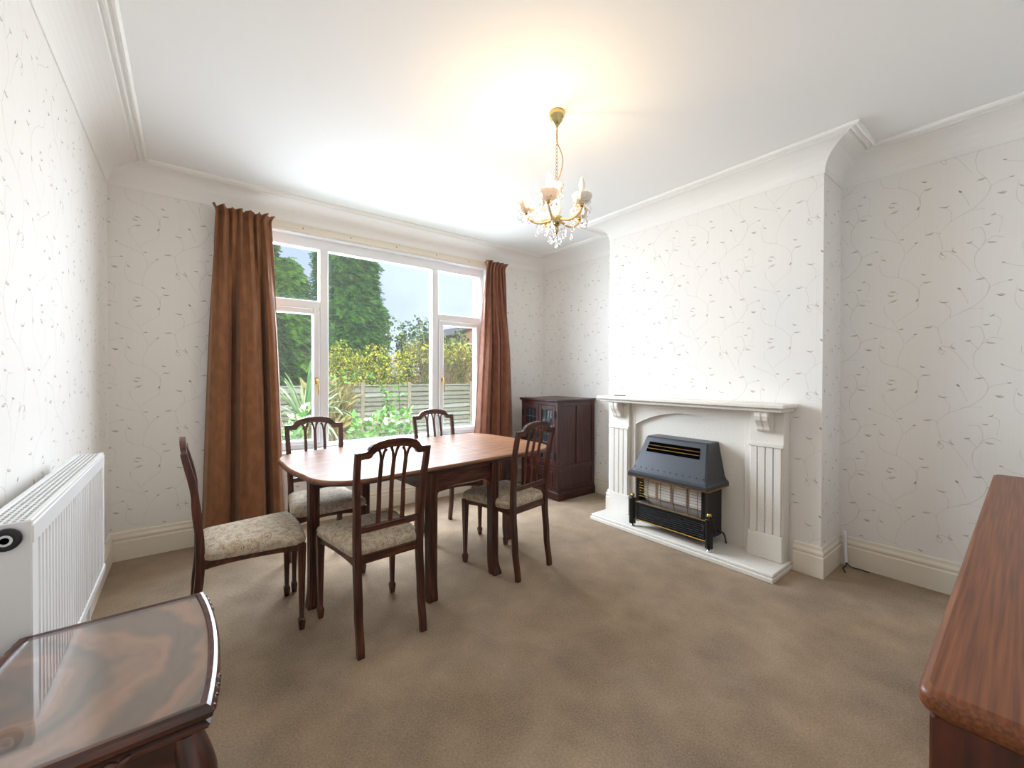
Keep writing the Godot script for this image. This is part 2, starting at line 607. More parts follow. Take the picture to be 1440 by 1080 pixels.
# ------------------------------------------------------------------ the room
func room() -> void:
	var st := S()
	st.set_smooth_group(-1)
	# floor slab, carpeted: one repeat over the room
	var p := [Vector3(-0.15, 0, -0.3), Vector3(WA + 0.15, 0, -0.3), Vector3(WA + 0.15, 0, ZE + 0.15), Vector3(-0.15, 0, ZE + 0.15)]
	for k in [0, 1, 2, 0, 2, 3]:
		st.set_smooth_group(-1)
		st.set_uv(Vector2(p[k].x, p[k].z) / 4.8)
		st.add_vertex(p[k])
	for k in [0, 2, 1, 0, 3, 2]:
		st.set_smooth_group(-1)
		st.set_uv(Vector2(p[k].x, p[k].z) / 4.8)
		st.add_vertex(p[k] - Vector3(0, 0.2, 0))
	for k in 4:
		var a: Vector3 = p[k]
		var b: Vector3 = p[(k + 1) % 4]
		var dn := Vector3(0, -0.2, 0)
		for v in [a, a + dn, b + dn, a, b + dn, b]:
			st.set_smooth_group(-1)
			st.set_uv(Vector2(v.x, v.z) / 4.8)
			st.add_vertex(v)
	struct("floor", st, M.carpet, "worn taupe fitted carpet covering the whole floor", "floor")

	st = S()
	span(st, Vector3(-0.15, H, -0.3), Vector3(WA + 0.15, H + 0.15, ZE + 0.15), 0)
	struct("ceiling", st, M.ceiling, "plain white painted ceiling", "ceiling")

	st = S()
	wall_box(st, Vector3(-0.15, 0, -0.3), Vector3(0, H, ZE + 0.15))
	struct("wall_left", st, M.wallpaper, "off-white wallpapered wall behind the radiator", "wall")
	st = S()
	wall_box(st, Vector3(0, 0, -0.3), Vector3(WX0, H, 0))
	wall_box(st, Vector3(WX1, 0, -0.3), Vector3(WA, H, 0))
	wall_box(st, Vector3(WX0, 0, -0.3), Vector3(WX1, WY0, 0))
	wall_box(st, Vector3(WX0, WY1, -0.3), Vector3(WX1, H, 0))
	struct("wall_front", st, M.wallpaper, "off-white wallpapered wall around the garden window", "wall")
	st = S()
	wall_box(st, Vector3(WA, 0, -0.3), Vector3(WA + 0.15, H, ZE + 0.15))
	struct("wall_right", st, M.wallpaper, "off-white wallpapered alcove wall beside the chimney breast", "wall")
	st = S()
	wall_box(st, Vector3(WB, 0, ZB1), Vector3(WA, H, ZB2))
	struct("wall_chimney", st, M.wallpaper, "projecting wallpapered chimney breast above the fireplace", "wall")
	st = S()
	wall_box(st, Vector3(0, 0, ZE), Vector3(WA, H, ZE + 0.15))
	struct("wall_back", st, M.wallpaper, "wallpapered wall behind the teak sideboard", "wall")

	# plan of the walls, with the inward normals; corners: 1 inside, -1 outside
	var segs := [
		[Vector2(0, ZE), Vector2(0, 0), Vector2(1, 0), 1, 1, "left"],
		[Vector2(0, 0), Vector2(WA, 0), Vector2(0, 1), 1, 1, "front"],
		[Vector2(WA, 0), Vector2(WA, ZB1), Vector2(-1, 0), 1, 1, "far alcove"],
		[Vector2(WA, ZB1), Vector2(WB, ZB1), Vector2(0, -1), 1, -1, "far return"],
		[Vector2(WB, ZB1), Vector2(WB, ZB2), Vector2(-1, 0), -1, -1, "breast"],
		[Vector2(WB, ZB2), Vector2(WA, ZB2), Vector2(0, 1), -1, 1, "near return"],
		[Vector2(WA, ZB2), Vector2(WA, ZE), Vector2(-1, 0), 1, 1, "near alcove"],
		[Vector2(WA, ZE), Vector2(0, ZE), Vector2(0, -1), 1, 1, "back"]]
	var cove := [[0.0, HC - 0.012], [0.005, HC - 0.012], [0.006, HC]]
	for k in 11:
		var a := k / 10.0 * PI / 2
		cove.append([0.006 + 0.152 * (1.0 - cos(a)), HC + 0.004 + 0.122 * sin(a)])
	cove.append_array([[0.160, H - 0.012], [0.166, H - 0.008], [0.172, H - 0.010], [0.177, H - 0.016], [0.184, H - 0.017], [0.189, H - 0.011], [0.200, H - 0.010], [0.206, H - 0.018], [0.213, H - 0.020], [0.219, H - 0.014], [0.2225, H - 0.009], [0.2225, H], [0.0, H]])
	var words := {"left": "long coved white cornice above the radiator wall", "front": "coved white cornice above the window", "far alcove": "coved white cornice above the dark cabinet", "far return": "short coved cornice on the window side of the chimney breast", "breast": "coved white cornice along the face of the chimney breast", "near return": "short coved cornice turning back beside the chimney breast", "near alcove": "coved white cornice above the alcove by the sideboard", "back": "coved white cornice above the sideboard wall"}
	var n := 1
	for s in segs:
		st = S()
		moulding(st, cove, s[0], s[1], s[2], s[3], s[4])
		struct("trim_%d" % n, st, M.cornice, words[s[5]], "cornice")
		n += 1
	var skirt := [[0.0, 0.0], [0.020, 0.0], [0.020, 0.128], [0.016, 0.134], [0.0155, 0.142], [0.019, 0.150], [0.018, 0.160], [0.012, 0.172], [0.010, 0.184], [0.010, 0.190], [0.006, 0.197], [0.0, 0.197]]
	var base := [
		[Vector2(0, ZE), Vector2(0, 0), Vector2(1, 0), 1, 1, "left", "cream skirting board running under the radiator"],
		[Vector2(0, 0), Vector2(WA, 0), Vector2(0, 1), 1, 1, "front", "cream skirting board below the window"],
		[Vector2(WA, 0), Vector2(WA, ZB1), Vector2(-1, 0), 1, 1, "alcove_far", "cream skirting board behind the dark cabinet"],
		[Vector2(WA, ZB1), Vector2(WB, ZB1), Vector2(0, -1), 1, -1, "return_far", "short cream skirting on the window side of the chimney breast"],
		[Vector2(WB, ZB1), Vector2(WB, 1.44), Vector2(-1, 0), -1, 0, "breast_far", "short cream skirting between chimney breast edge and surround, cabinet side"],
		[Vector2(WB, 2.93), Vector2(WB, ZB2), Vector2(-1, 0), 0, -1, "breast_near", "short cream skirting between fire surround and chimney breast corner"],
		[Vector2(WB, ZB2), Vector2(WA, ZB2), Vector2(0, 1), -1, 1, "return_near", "short cream skirting returning into the alcove beside the conduit"],
		[Vector2(WA, ZB2), Vector2(WA, ZE), Vector2(-1, 0), 1, 1, "alcove_near", "cream skirting board of the alcove by the sideboard"],
		[Vector2(WA, ZE), Vector2(0, ZE), Vector2(0, -1), 1, 1, "back", "cream skirting board behind the sideboard"]]
	for s in base:
		st = S()
		moulding(st, skirt, s[0], s[1], s[2], s[3], s[4])
		struct("baseboard_" + s[5], st, M.gloss_cream, s[6], "skirting")

# ------------------------------------------------------------------ the window
const WX0 := 0.79
const WX1 := 3.15
const WY0 := 0.62
const WY1 := 2.522
const ZF := -0.10      # plane of the glass

func window() -> void:
	var w := Node3D.new()
	w.name = "window_1"
	add_child(w)
	meta(w, "wide white plastic window with side casements looking on the garden", "window", "", "structure")
	var z0 := ZF - 0.045
	var z1 := ZF + 0.030
	var rail := func(called: String, lo: Vector2, hi: Vector2, ch: float) -> void:
		var st := S()
		span(st, Vector3(lo.x, lo.y, z0), Vector3(hi.x, hi.y, z1), ch)
		part(w, called, st, M.upvc)
	rail.call("frame_head", Vector2(WX0, 2.424), Vector2(WX1, WY1), 0.006)
	rail.call("frame_sill", Vector2(WX0, WY0 + 0.02), Vector2(WX1, 0.674), 0.006)
	rail.call("frame_jamb", Vector2(WX0, 0.674), Vector2(0.840, 2.424), 0.006)
	rail.call("frame_jamb", Vector2(3.099, 0.674), Vector2(WX1, 2.424), 0.006)
	rail.call("mullion", Vector2(1.372, 0.674), Vector2(1.448, 2.424), 0.006)
	rail.call("mullion", Vector2(2.491, 0.674), Vector2(2.568, 2.424), 0.006)
	rail.call("transom", Vector2(0.840, 1.886), Vector2(1.372, 1.960), 0.006)
	rail.call("transom", Vector2(2.568, 1.886), Vector2(3.099, 1.960), 0.006)
	# opening casements stand a little proud of the frame
	for q in [[0.842, 1.370, 1.318], [2.570, 3.097, 2.623]]:
		var st := S()
		var zz0 := ZF - 0.03
		var zz1 := ZF + 0.046
		var wd := 0.054
		span(st, Vector3(q[0], 0.676, zz0), Vector3(q[0] + wd, 1.888, zz1), 0.008)
		span(st, Vector3(q[1] - wd, 0.676, zz0), Vector3(q[1], 1.888, zz1), 0.008)
		span(st, Vector3(q[0] + wd, 1.838, zz0), Vector3(q[1] - wd, 1.888, zz1), 0.008)
		span(st, Vector3(q[0] + wd, 0.676, zz0), Vector3(q[1] - wd, 0.718, zz1), 0.008)
		var sash := part(w, "casement", st, M.upvc)
		var hs := S()
		var hx: float = q[1] - 0.03 if q[0] < 1.0 else q[0] + 0.03
		box(hs, Vector3(hx, 1.245, zz1 + 0.006), Vector3(0.024, 0.06, 0.012), 0.004)
		tube(hs, curve(PackedVector3Array([Vector3(hx, 1.25, zz1 + 0.01), Vector3(hx, 1.25, zz1 + 0.04), Vector3(hx + 0.002, 1.20, zz1 + 0.05), Vector3(hx + 0.004, 1.12, zz1 + 0.046)]), 12), 0.0075, 8)
		part(sash, "handle", hs, M.gold, "gold-coloured window handle")
		var ps := S()
		span(ps, Vector3(q[0] + wd, 0.718, ZF - 0.004), Vector3(q[1] - wd, 1.838, ZF + 0.004), 0)
		part(w, "pane", ps, M.pane)
	for q in [[0.840, 1.960, 1.372, 2.424], [2.568, 1.960, 3.099, 2.424], [1.448, 0.674, 2.491, 2.424]]:
		var ps := S()
		span(ps, Vector3(q[0], q[1], ZF - 0.004), Vector3(q[2], q[3], ZF + 0.004), 0)
		part(w, "pane", ps, M.pane)
	# white lining of the opening and the sill board
	var st := S()
	span(st, Vector3(WX0, WY1 - 0.008, ZF + 0.03), Vector3(WX1, WY1, 0.004), 0.001)
	part(w, "head_lining", st, M.upvc)
	for x in [[WX0, WX0 + 0.008], [WX1 - 0.008, WX1]]:
		st = S()
		span(st, Vector3(x[0], WY0, ZF + 0.03), Vector3(x[1], WY1 - 0.008, 0.004), 0.001)
		part(w, "side_lining", st, M.upvc)
	st = S()
	span(st, Vector3(WX0 - 0.04, WY0 - 0.012, ZF - 0.04), Vector3(WX1 + 0.04, WY0 + 0.020, 0.035), 0.008)
	part(w, "sill_board", st, M.sill)

	# cream batten above the window with its filled screw holes
	var b := Node3D.new()
	b.name = "trim_9"
	add_child(b)
	meta(b, "cream batten with filled screw holes above the window", "batten", "", "structure")
	st = S()
	moulding(st, [[0.0, 2.528], [0.018, 2.528], [0.018, 2.540], [0.014, 2.546], [0.014, 2.574], [0.018, 2.580], [0.018, 2.590], [0.0, 2.594]], Vector2(0.62, 0), Vector2(3.36, 0), Vector2(0, 1), 0, 0)
	part(b, "board", st, M.gloss_cream)
	for x in [1.22, 1.62, 2.06, 2.5, 2.9]:
		st = S()
		lathe(st, [[0.0, 0.0], [0.006, 0.0], [0.006, 0.002], [0.0, 0.003]], Vector3(x, 2.56, 0.0135), 10, Vector3(0, 0, 1))
		part(b, "screw_plug", st, M.cord)

# ------------------------------------------------------------------ the garden
func leaf_mesh(l: float, w: float, fold := 0.25) -> ArrayMesh:
	var st := S()
	st.set_smooth_group(-1)
	var tip := Vector3(0, 0, l)
	var a := Vector3(-w, w * fold, l * 0.45)
	var b := Vector3(w, w * fold, l * 0.45)
	var m := Vector3(0, 0, l * 0.5)
	for v in [Vector3.ZERO, a, m, a, tip, m, Vector3.ZERO, m, b, b, m, tip]:
		st.set_smooth_group(-1)
		st.add_vertex(v)
	st.generate_normals()
	return st.commit()

# a drooping flat spray of conifer needles
func spray_mesh() -> ArrayMesh:
	var st := S()
	var r := RandomNumberGenerator.new()
	r.seed = 19
	var blade := func(a: Vector3, b: Vector3, w: float) -> void:
		var s := (b - a).cross(Vector3.UP).normalized() * w
		for v in [a - s, b, a + s, a + Vector3.UP * w, b, a - Vector3.UP * w]:
			st.set_smooth_group(-1)
			st.add_vertex(v)
	var pts := curve(PackedVector3Array([Vector3.ZERO, Vector3(0, 0.05, 0.35), Vector3(0, -0.05, 0.7), Vector3(0, -0.28, 1.0)]), 9)
	for i in range(1, 10):
		blade.call(pts[i - 1], pts[i], 0.03)
		for s in [-1.0, 1.0]:
			var l := 0.42 * (1.0 - i / 13.0)
			var b: Vector3 = pts[i] + Vector3(s * l * r.randf_range(0.7, 1.1), r.randf_range(-0.10, 0.03), l * r.randf_range(0.5, 0.8))
			blade.call(pts[i], b, 0.035)
			var mid: Vector3 = pts[i].lerp(b, 0.5)
			blade.call(mid, mid + Vector3(s * 0.05, -0.03, l * 0.45), 0.028)
	st.generate_normals()
	return st.commit()

func scatter(parent: Node, called: String, mesh: Mesh, m: Material, xf: Array, cols: Array) -> MultiMeshInstance3D:
	var mm := MultiMesh.new()
	mm.transform_format = MultiMesh.TRANSFORM_3D
	mm.use_colors = true
	mm.mesh = mesh
	mm.instance_count = xf.size()
	for i in xf.size():
		mm.set_instance_transform(i, xf[i])
		mm.set_instance_color(i, cols[i])
	var o := MultiMeshInstance3D.new()
	o.name = called
	o.multimesh = mm
	o.material_override = m
	o.set_meta("kind", "stuff")
	parent.add_child(o, true)
	return o

func facing(at: Vector3, dir: Vector3, size: float, twist := 0.0) -> Transform3D:
	var z := dir.normalized()
	var x := Vector3.UP.cross(z)
	x = x.normalized() if x.length() > 0.05 else Vector3.RIGHT
	var b := Basis(x, z.cross(x), z) * Basis(Vector3(0, 0, 1), twist)
	return Transform3D(b.scaled_local(Vector3.ONE * size), at)

func mixed(a: Color, b: Color) -> Color:
	return a.lerp(b, rng.randf()).srgb_to_linear()

func conifer(label: String, at: Vector3, height: float, rad: float, n: int, size: float, c0: Color, c1: Color, peak: float) -> void:
	var t := thing("conifer", label, "tree", at, 0.0, "conifers at the end of the garden")
	var st := S()
	tube(st, PackedVector3Array([Vector3.ZERO, Vector3(0, height * 0.9, 0)]), 0.12, 8, 0.02)
	part(t, "trunk", st, M.bark)
	var xf := []
	var cols := []
	for i in n:
		var v := pow(rng.randf(), 0.85)
		var a := rng.randf() * TAU
		var rr := crown(v, peak) * rad * rng.randf_range(0.35, 1.0)
		var out := Vector3(cos(a), 0, sin(a))
		var d := (out + Vector3.UP * rng.randf_range(-0.25, 0.5) + Vector3(rng.randf_range(-0.5, 0.5), 0, rng.randf_range(-0.5, 0.5)))
		xf.append(facing(out * rr + Vector3(0, height * (0.03 + 0.94 * v), 0), d, size * rng.randf_range(0.6, 1.2), rng.randf_range(-0.4, 0.4)))
		cols.append(mixed(c0, c1))
	scatter(t, "foliage", M.spray, M.leaf, xf, cols)

func crown(v: float, peak: float) -> float:
	return clampf(pow(maxf(1.0 - v, 0.0), peak) * (1.0 + 0.12 * sin(v * 23.0)), 0.02, 1.0)

func bush(called: String, label: String, category: String, lo: Vector3, hi: Vector3, n: int, mesh: Mesh, size: float, c0: Color, c1: Color, up := 0.3, twigs := 0) -> Node3D:
	var base := Vector3((lo.x + hi.x) * 0.5, lo.y, (lo.z + hi.z) * 0.5)
	var t := thing(called, label, category, base)
	var h := (hi - lo) * 0.5
	if twigs > 0:
		var st := S()
		for i in twigs:
			var x := rng.randf_range(-h.x, h.x)
			var z := rng.randf_range(-h.z, h.z)
			var p0 := Vector3(x, 0, z)
			tube(st, PackedVector3Array([p0, p0 + Vector3(rng.randf_range(-0.15, 0.15), h.y * 1.1, rng.randf_range(-0.1, 0.1)), p0 + Vector3(rng.randf_range(-0.3, 0.3), h.y * rng.randf_range(1.7, 2.0), rng.randf_range(-0.1, 0.1))]), 0.012, 4, 0.004)
		part(t, "twigs", st, M.twig)
	var xf := []
	var cols := []
	for i in n:
		# mostly near the outside of a lumpy rounded block
		var p := Vector3(rng.randf_range(-1, 1), rng.randf_range(-1, 1), rng.randf_range(-1, 1))
		var big := maxf(absf(p.x), maxf(absf(p.y), absf(p.z)))
		p = p / big * pow(rng.randf(), 0.35)
		var lump := 1.0 + 0.10 * sin(p.x * h.x * 7.0) + 0.08 * sin(p.x * h.x * 17.0 + 1.0)
		var at := Vector3(p.x * h.x, h.y + p.y * h.y * lump, p.z * h.z)
		var d := Vector3(p.x + rng.randf_range(-1, 1), rng.randf_range(-0.6, 1.0) + up, p.z + rng.randf_range(-1, 1))
		xf.append(facing(at, d, size * rng.randf_range(0.6, 1.3), rng.randf_range(-1.5, 1.5)))
		cols.append(mixed(c0, c1))
	scatter(t, "foliage", mesh, M.leaf, xf, cols)
	return t

func garden() -> void:
	M.leaf = plain(Color.WHITE, 0.55)
	M.leaf.vertex_color_use_as_albedo = true
	M.leaf.backlight_enabled = true
	M.leaf.backlight = Color8(110, 130, 70)
	M.bark = plain(Color8(84, 66, 50), 0.9)
	M.twig = plain(Color8(132, 112, 78), 0.9)
	M.blossom = plain(Color8(206, 210, 168), 0.7)
	M.spray = spray_mesh()
	var broad := leaf_mesh(1.0, 0.32)
	var thin := leaf_mesh(1.0, 0.12)

	var st := S()
	span(st, Vector3(-12, -0.75, -45), Vector3(30, -0.55, -0.3), 0)
	var g := struct("floor_garden", st, tri_tex(noise_tex(121, 0.05, 4, ramp([0.0, 0.5, 1.0], [Color8(60, 84, 34), Color8(92, 116, 52), Color8(126, 138, 76)]), 512), Vector3(0.4, 0.4, 0.4), 0.95), "lawn outside the window", "lawn")

	# overlapped fence panels between posts
	M.slat = tri_tex(noise_tex(122, 0.02, 4, ramp([0.0, 0.5, 1.0], [Color8(110, 114, 106), Color8(140, 144, 134), Color8(170, 172, 162)]), 512), Vector3(0.8, 6, 6), 0.9)
	M.slat_pale = M.slat.duplicate()
	M.slat_pale.albedo_color = Color(0.86, 0.84, 0.80)
	M.post = tri_tex(noise_tex(123, 0.02, 3, ramp([0.0, 1.0], [Color8(126, 122, 104), Color8(166, 160, 138)]), 256), Vector3(5, 0.6, 5), 0.9)
	var f := thing("garden_fence", "weathered grey overlap timber fence with posts below the hedge", "fence", Vector3(0, -0.55, -5.3))
	var posts := [1.35, 2.35, 3.47, 4.56, 6.28, 7.9]
	for i in posts.size():
		st = S()
		box(st, Vector3(posts[i], 0.84, 0), Vector3(0.085, 1.68, 0.085), 0.008)
		part(f, "post", st, M.post)
	for i in posts.size() - 1:
		var x0: float = posts[i] + 0.045
		var x1: float = posts[i + 1] - 0.045
		for k in 15:
			var y := 0.06 + k * 0.104
			var p := PackedVector3Array()
			var wv := []
			var hv := []
			st = S()
			var sag := rng.randf_range(-0.012, 0.012)
			for q in 7:
				var u := q / 6.0
				p.append(Vector3(lerpf(x0, x1, u), y + sag * sin(u * PI) + 0.008 * sin(u * 9.0 + k * 2.3), 0.012))
				wv.append(0.016)
				hv.append(0.124 + 0.008 * sin(u * 7.0 + k))
			path_bar(st, p, wv, hv, 0.002, Vector3(0, 0.26, 0.965).normalized())
			part(f, "slat", st, M.slat if rng.randf() < 0.5 else M.slat_pale)
		for u in [0.5]:
			st = S()
			box(st, Vector3(lerpf(x0, x1, u), 0.8, 0.034), Vector3(0.035, 1.5, 0.02), 0.003)
			part(f, "batten", st, M.post)
		st = S()
		box(st, Vector3((x0 + x1) * 0.5, 1.605, 0.0), Vector3(x1 - x0, 0.03, 0.06), 0.004)
		part(f, "capping", st, M.slat)

	bush("privet_hedge", "golden yellow-green hedge rising above the fence panels", "hedge", Vector3(2.9, -0.4, -7.1), Vector3(5.17, 1.95, -6.1), 7000, broad, 0.06, Color8(150, 158, 40), Color8(222, 214, 78), 0.4, 40)
	var tw := bush("twiggy_hedge", "olive brown twiggy hedge above the fence, beside the golden one", "hedge", Vector3(5.25, -0.4, -7.2), Vector3(9.0, 2.12, -6.3), 5200, thin, 0.12, Color8(120, 112, 58), Color8(176, 164, 84), 0.8, 140)

	var hx := []
	var hc := []
	for i in 1500:
		hx.append(facing(Vector3(rng.randf_range(-1.85, 1.85), rng.randf_range(2.0, 2.62), rng.randf_range(-0.4, 0.42)), Vector3(rng.randf_range(-1, 1), rng.randf_range(-0.4, 1), rng.randf_range(-1, 1)), rng.randf_range(0.05, 0.11), rng.randf_range(-1.5, 1.5)))
		hc.append(mixed(Color8(140, 150, 44), Color8(214, 206, 92)))
	scatter(tw, "leafy_top", broad, M.leaf, hx, hc)

	conifer("large feathery green conifer standing behind the golden hedge", Vector3(4.22, -0.55, -9.0), 6.1, 0.92, 12000, 0.42, Color8(40, 100, 30), Color8(118, 180, 66), 0.28)
	conifer("bright green conifer beside the large one, behind the palm-like plant", Vector3(2.45, -0.55, -9.3), 5.15, 0.85, 10000, 0.42, Color8(56, 116, 34), Color8(140, 196, 78), 0.42)
	conifer("tall loose conifer standing far behind the other conifers", Vector3(1.9, -0.55, -12.3), 7.4, 1.3, 8000, 0.55, Color8(56, 108, 38), Color8(134, 184, 78), 0.55)
	conifer("dark conifer low behind the palm-like plant", Vector3(1.6, -0.55, -7.4), 3.4, 0.75, 5000, 0.45, Color8(30, 74, 38), Color8(70, 122, 62), 0.5)

	for q in [[6.15, -11.2, 3.9, 0.3, "slim leafy sapling beside the large conifer"], [7.05, -11.0, 3.2, 0.36, "rounded green shrub tree between sapling and window mullion"], [8.0, -11.4, 3.5, 0.36, "full leafy shrub tree beyond the twiggy hedge"], [9.9, -11.6, 3.3, 0.9, "broad yellow-green shrub in front of the far house"]]:
		var t := thing("shrub_tree", q[4], "tree", Vector3(q[0], -0.55, q[1]), 0.0, "shrub trees beyond the hedge")
		st = S()
		var xf := []
		var cols := []
		for k in 9:
			var a := rng.randf() * TAU
			var rr: float = q[3] * sqrt(rng.randf())
			var tip := Vector3(cos(a) * rr, (q[2] + 0.55) * rng.randf_range(0.78, 1.0), sin(a) * rr)
			tube(st, PackedVector3Array([Vector3.ZERO, Vector3(tip.x * 0.5, tip.y * 0.5, tip.z * 0.5), tip]), 0.03, 5, 0.006)
			for i in 170:
				var u := rng.randf_range(0.25, 1.02)
				var p: Vector3 = tip * u + Vector3(rng.randf_range(-0.2, 0.2), rng.randf_range(-0.15, 0.15), rng.randf_range(-0.2, 0.2))
				xf.append(facing(p, Vector3(rng.randf_range(-1, 1), rng.randf_range(-0.5, 0.8), rng.randf_range(-1, 1)), rng.randf_range(0.10, 0.19), rng.randf_range(-1.5, 1.5)))
				cols.append(mixed(Color8(66, 106, 56), Color8(138, 160, 92)))
		part(t, "branches", st, M.bark)
		scatter(t, "foliage", broad, M.leaf, xf, cols)

	# house far behind
	var h := thing("distant_house", "distant brick house with a grey tiled gable roof", "house", Vector3(17.2, -0.6, -25.0))
	st = S()
	prism(st, PackedVector2Array([Vector2(-1.35, 0), Vector2(1.35, 0), Vector2(1.35, 4.9), Vector2(0, 5.5), Vector2(-1.35, 4.9)]), Transform3D(Basis.IDENTITY, Vector3(0, 0, -2.5)), 5.0)
	part(h, "walls", st, tri_tex(noise_tex(124, 0.2, 2, ramp([0.0, 1.0], [Color8(138, 104, 88), Color8(176, 140, 120)]), 128), Vector3(1, 1, 1), 0.9))
	for s in [-1.0, 1.0]:
		st = S()
		bar(st, Vector3(s * 1.75, 4.75, 0), Vector3(0, 5.58, 0), 5.4, 0.12, 0.01, Vector3(0, 0, 1))
		part(h, "roof", st, plain(Color8(92, 88, 92), 0.8))
	st = S()
	box(st, Vector3(-0.1, 3.9, 2.52), Vector3(0.7, 0.7, 0.06), 0.01)
	var wn := part(h, "window", st, M.upvc)
	st = S()
	box(st, Vector3(-0.1, 3.9, 2.56), Vector3(0.56, 0.56, 0.02), 0)
	part(wn, "pane", st, M.black_gloss)
	st = S()
	box(st, Vector3(0.75, 5.6, -0.6), Vector3(0.4, 0.9, 0.4), 0.01)
	part(h, "chimney", st, M.bark)

	# cordyline: stem and a fountain of sword leaves
	var c := thing("cordyline", "spiky palm-like plant with long sword leaves outside the casement", "plant", Vector3(1.66, -0.55, -2.1))
	st = S()
	tube(st, PackedVector3Array([Vector3.ZERO, Vector3(0.02, 0.6, 0.0), Vector3(0, 1.28, 0)]), 0.05, 10, 0.04)
	part(c, "stem", st, M.bark)
	for i in 62:
		var a := rng.randf() * TAU
		var e := rng.randf_range(0.05, 1.35)
		var l := rng.randf_range(0.55, 0.95)
		var d := Vector3(cos(a) * cos(e), sin(e), sin(a) * cos(e))
		var o := Vector3(0, rng.randf_range(1.15, 1.3), 0)
		var droop := Vector3(0, -0.32 * cos(e) * l, 0)
		st = S()
		path_bar(st, curve(PackedVector3Array([o, o + d * l * 0.45, o + d * l * 0.8 + droop * 0.35, o + d * l + droop]), 6), [0.02, 0.034, 0.04, 0.036, 0.028, 0.018, 0.003], [0.004, 0.004, 0.004, 0.004, 0.003, 0.003, 0.002], 0.0005)
		part(c, "leaf", st, M["sword%d" % (i % 3)] if M.has("sword0") else sword(i % 3))
	bush("variegated_shrub", "pale variegated shrub growing at the foot of the palm-like plant", "shrub", Vector3(1.22, -0.55, -1.2), Vector3(1.60, 0.86, -0.85), 420, broad, 0.10, Color8(70, 112, 46), Color8(168, 184, 134), 0.5, 8)
	bush("dry_grass", "tuft of dry straw-coloured grass between window and fence", "grass", Vector3(2.2, -0.55, -4.7), Vector3(2.95, 0.95, -4.3), 900, thin, 0.3, Color8(132, 120, 70), Color8(190, 176, 118), 1.6, 30)

	# climbing rose in front of the fence
	var rz := -1.75
	var rose := thing("climbing_rose", "arching rose branch with bright leaves outside the window", "plant", Vector3(2.5, -0.55, rz))
	st = S()
	var stems := [
		PackedVector3Array([Vector3(0.02, 0, 0), Vector3(0.12, 0.7, 0), Vector3(0.16, 1.35, 0.02), Vector3(0.06, 1.68, 0.04), Vector3(-0.2, 1.86, 0.05), Vector3(-0.5, 1.83, 0.02), Vector3(-0.75, 1.7, 0.0)]),
		PackedVector3Array([Vector3(0.02, 0, 0), Vector3(-0.05, 0.6, 0.05), Vector3(0.05, 1.25, 0.1), Vector3(0.2, 1.5, 0.1)]),
		PackedVector3Array([Vector3(0.02, 0, 0), Vector3(0.3, 0.5, 0.0), Vector3(0.38, 1.2, -0.1), Vector3(0.36, 1.75, -0.1)])]
	var rx := []
	var rc := []
	for s in stems:
		var p := curve(s, 30)
		tube(st, p, 0.009, 6, 0.004)
		for i in range(10, 31):
			for k in 4:
				if rng.randf() < 0.75:
					rx.append(facing(p[i] + Vector3(rng.randfn(0, 0.05), rng.randfn(0, 0.05), rng.randfn(0, 0.05)), Vector3(rng.randf_range(-1, 1), rng.randf_range(-0.7, 0.5), rng.randf_range(-1, 1)), rng.randf_range(0.05, 0.1), rng.randf_range(-1.2, 1.2)))
					rc.append(mixed(Color8(74, 122, 40), Color8(136, 176, 76)))
	part(rose, "branches", st, M.bark)
	scatter(rose, "foliage", broad, M.leaf, rx, rc)
	var ls := bush("low_shrub", "leafy green shrub with pale flower heads just below the window", "shrub", Vector3(2.0, -0.5, -1.40), Vector3(2.72, 0.80, -0.98), 900, broad, 0.085, Color8(58, 104, 34), Color8(122, 164, 70), 0.5, 10)
	for i in 9:
		st = S()
		var fp := Vector3(rng.randf_range(-0.3, 0.3), rng.randf_range(1.16, 1.30), rng.randf_range(0.02, 0.2))
		lathe(st, [[0.0, -0.012], [0.018, -0.008], [0.026, 0.002], [0.022, 0.014], [0.010, 0.021], [0.0, 0.022]], fp, 9, Vector3(rng.randf_range(-0.3, 0.3), 1, 0.3).normalized(), 2)
		part(ls, "flower_head", st, M.blossom, "pale green-white flower head")

func sword(k: int) -> StandardMaterial3D:
	for i in 3:
		M["sword%d" % i] = plain([Color8(96, 136, 84), Color8(136, 168, 112), Color8(176, 198, 150)][i], 0.45)
	return M["sword%d" % k]

# ------------------------------------------------------------------ curtains
func prof_at(c: Array, u: float) -> float:
	for i in c.size() - 1:
		if u <= c[i + 1][0]:
			var t: float = (u - c[i][0]) / (c[i + 1][0] - c[i][0])
			return lerpf(c[i][1], c[i + 1][1], t * t * (3 - 2 * t))
	return c[c.size() - 1][1]

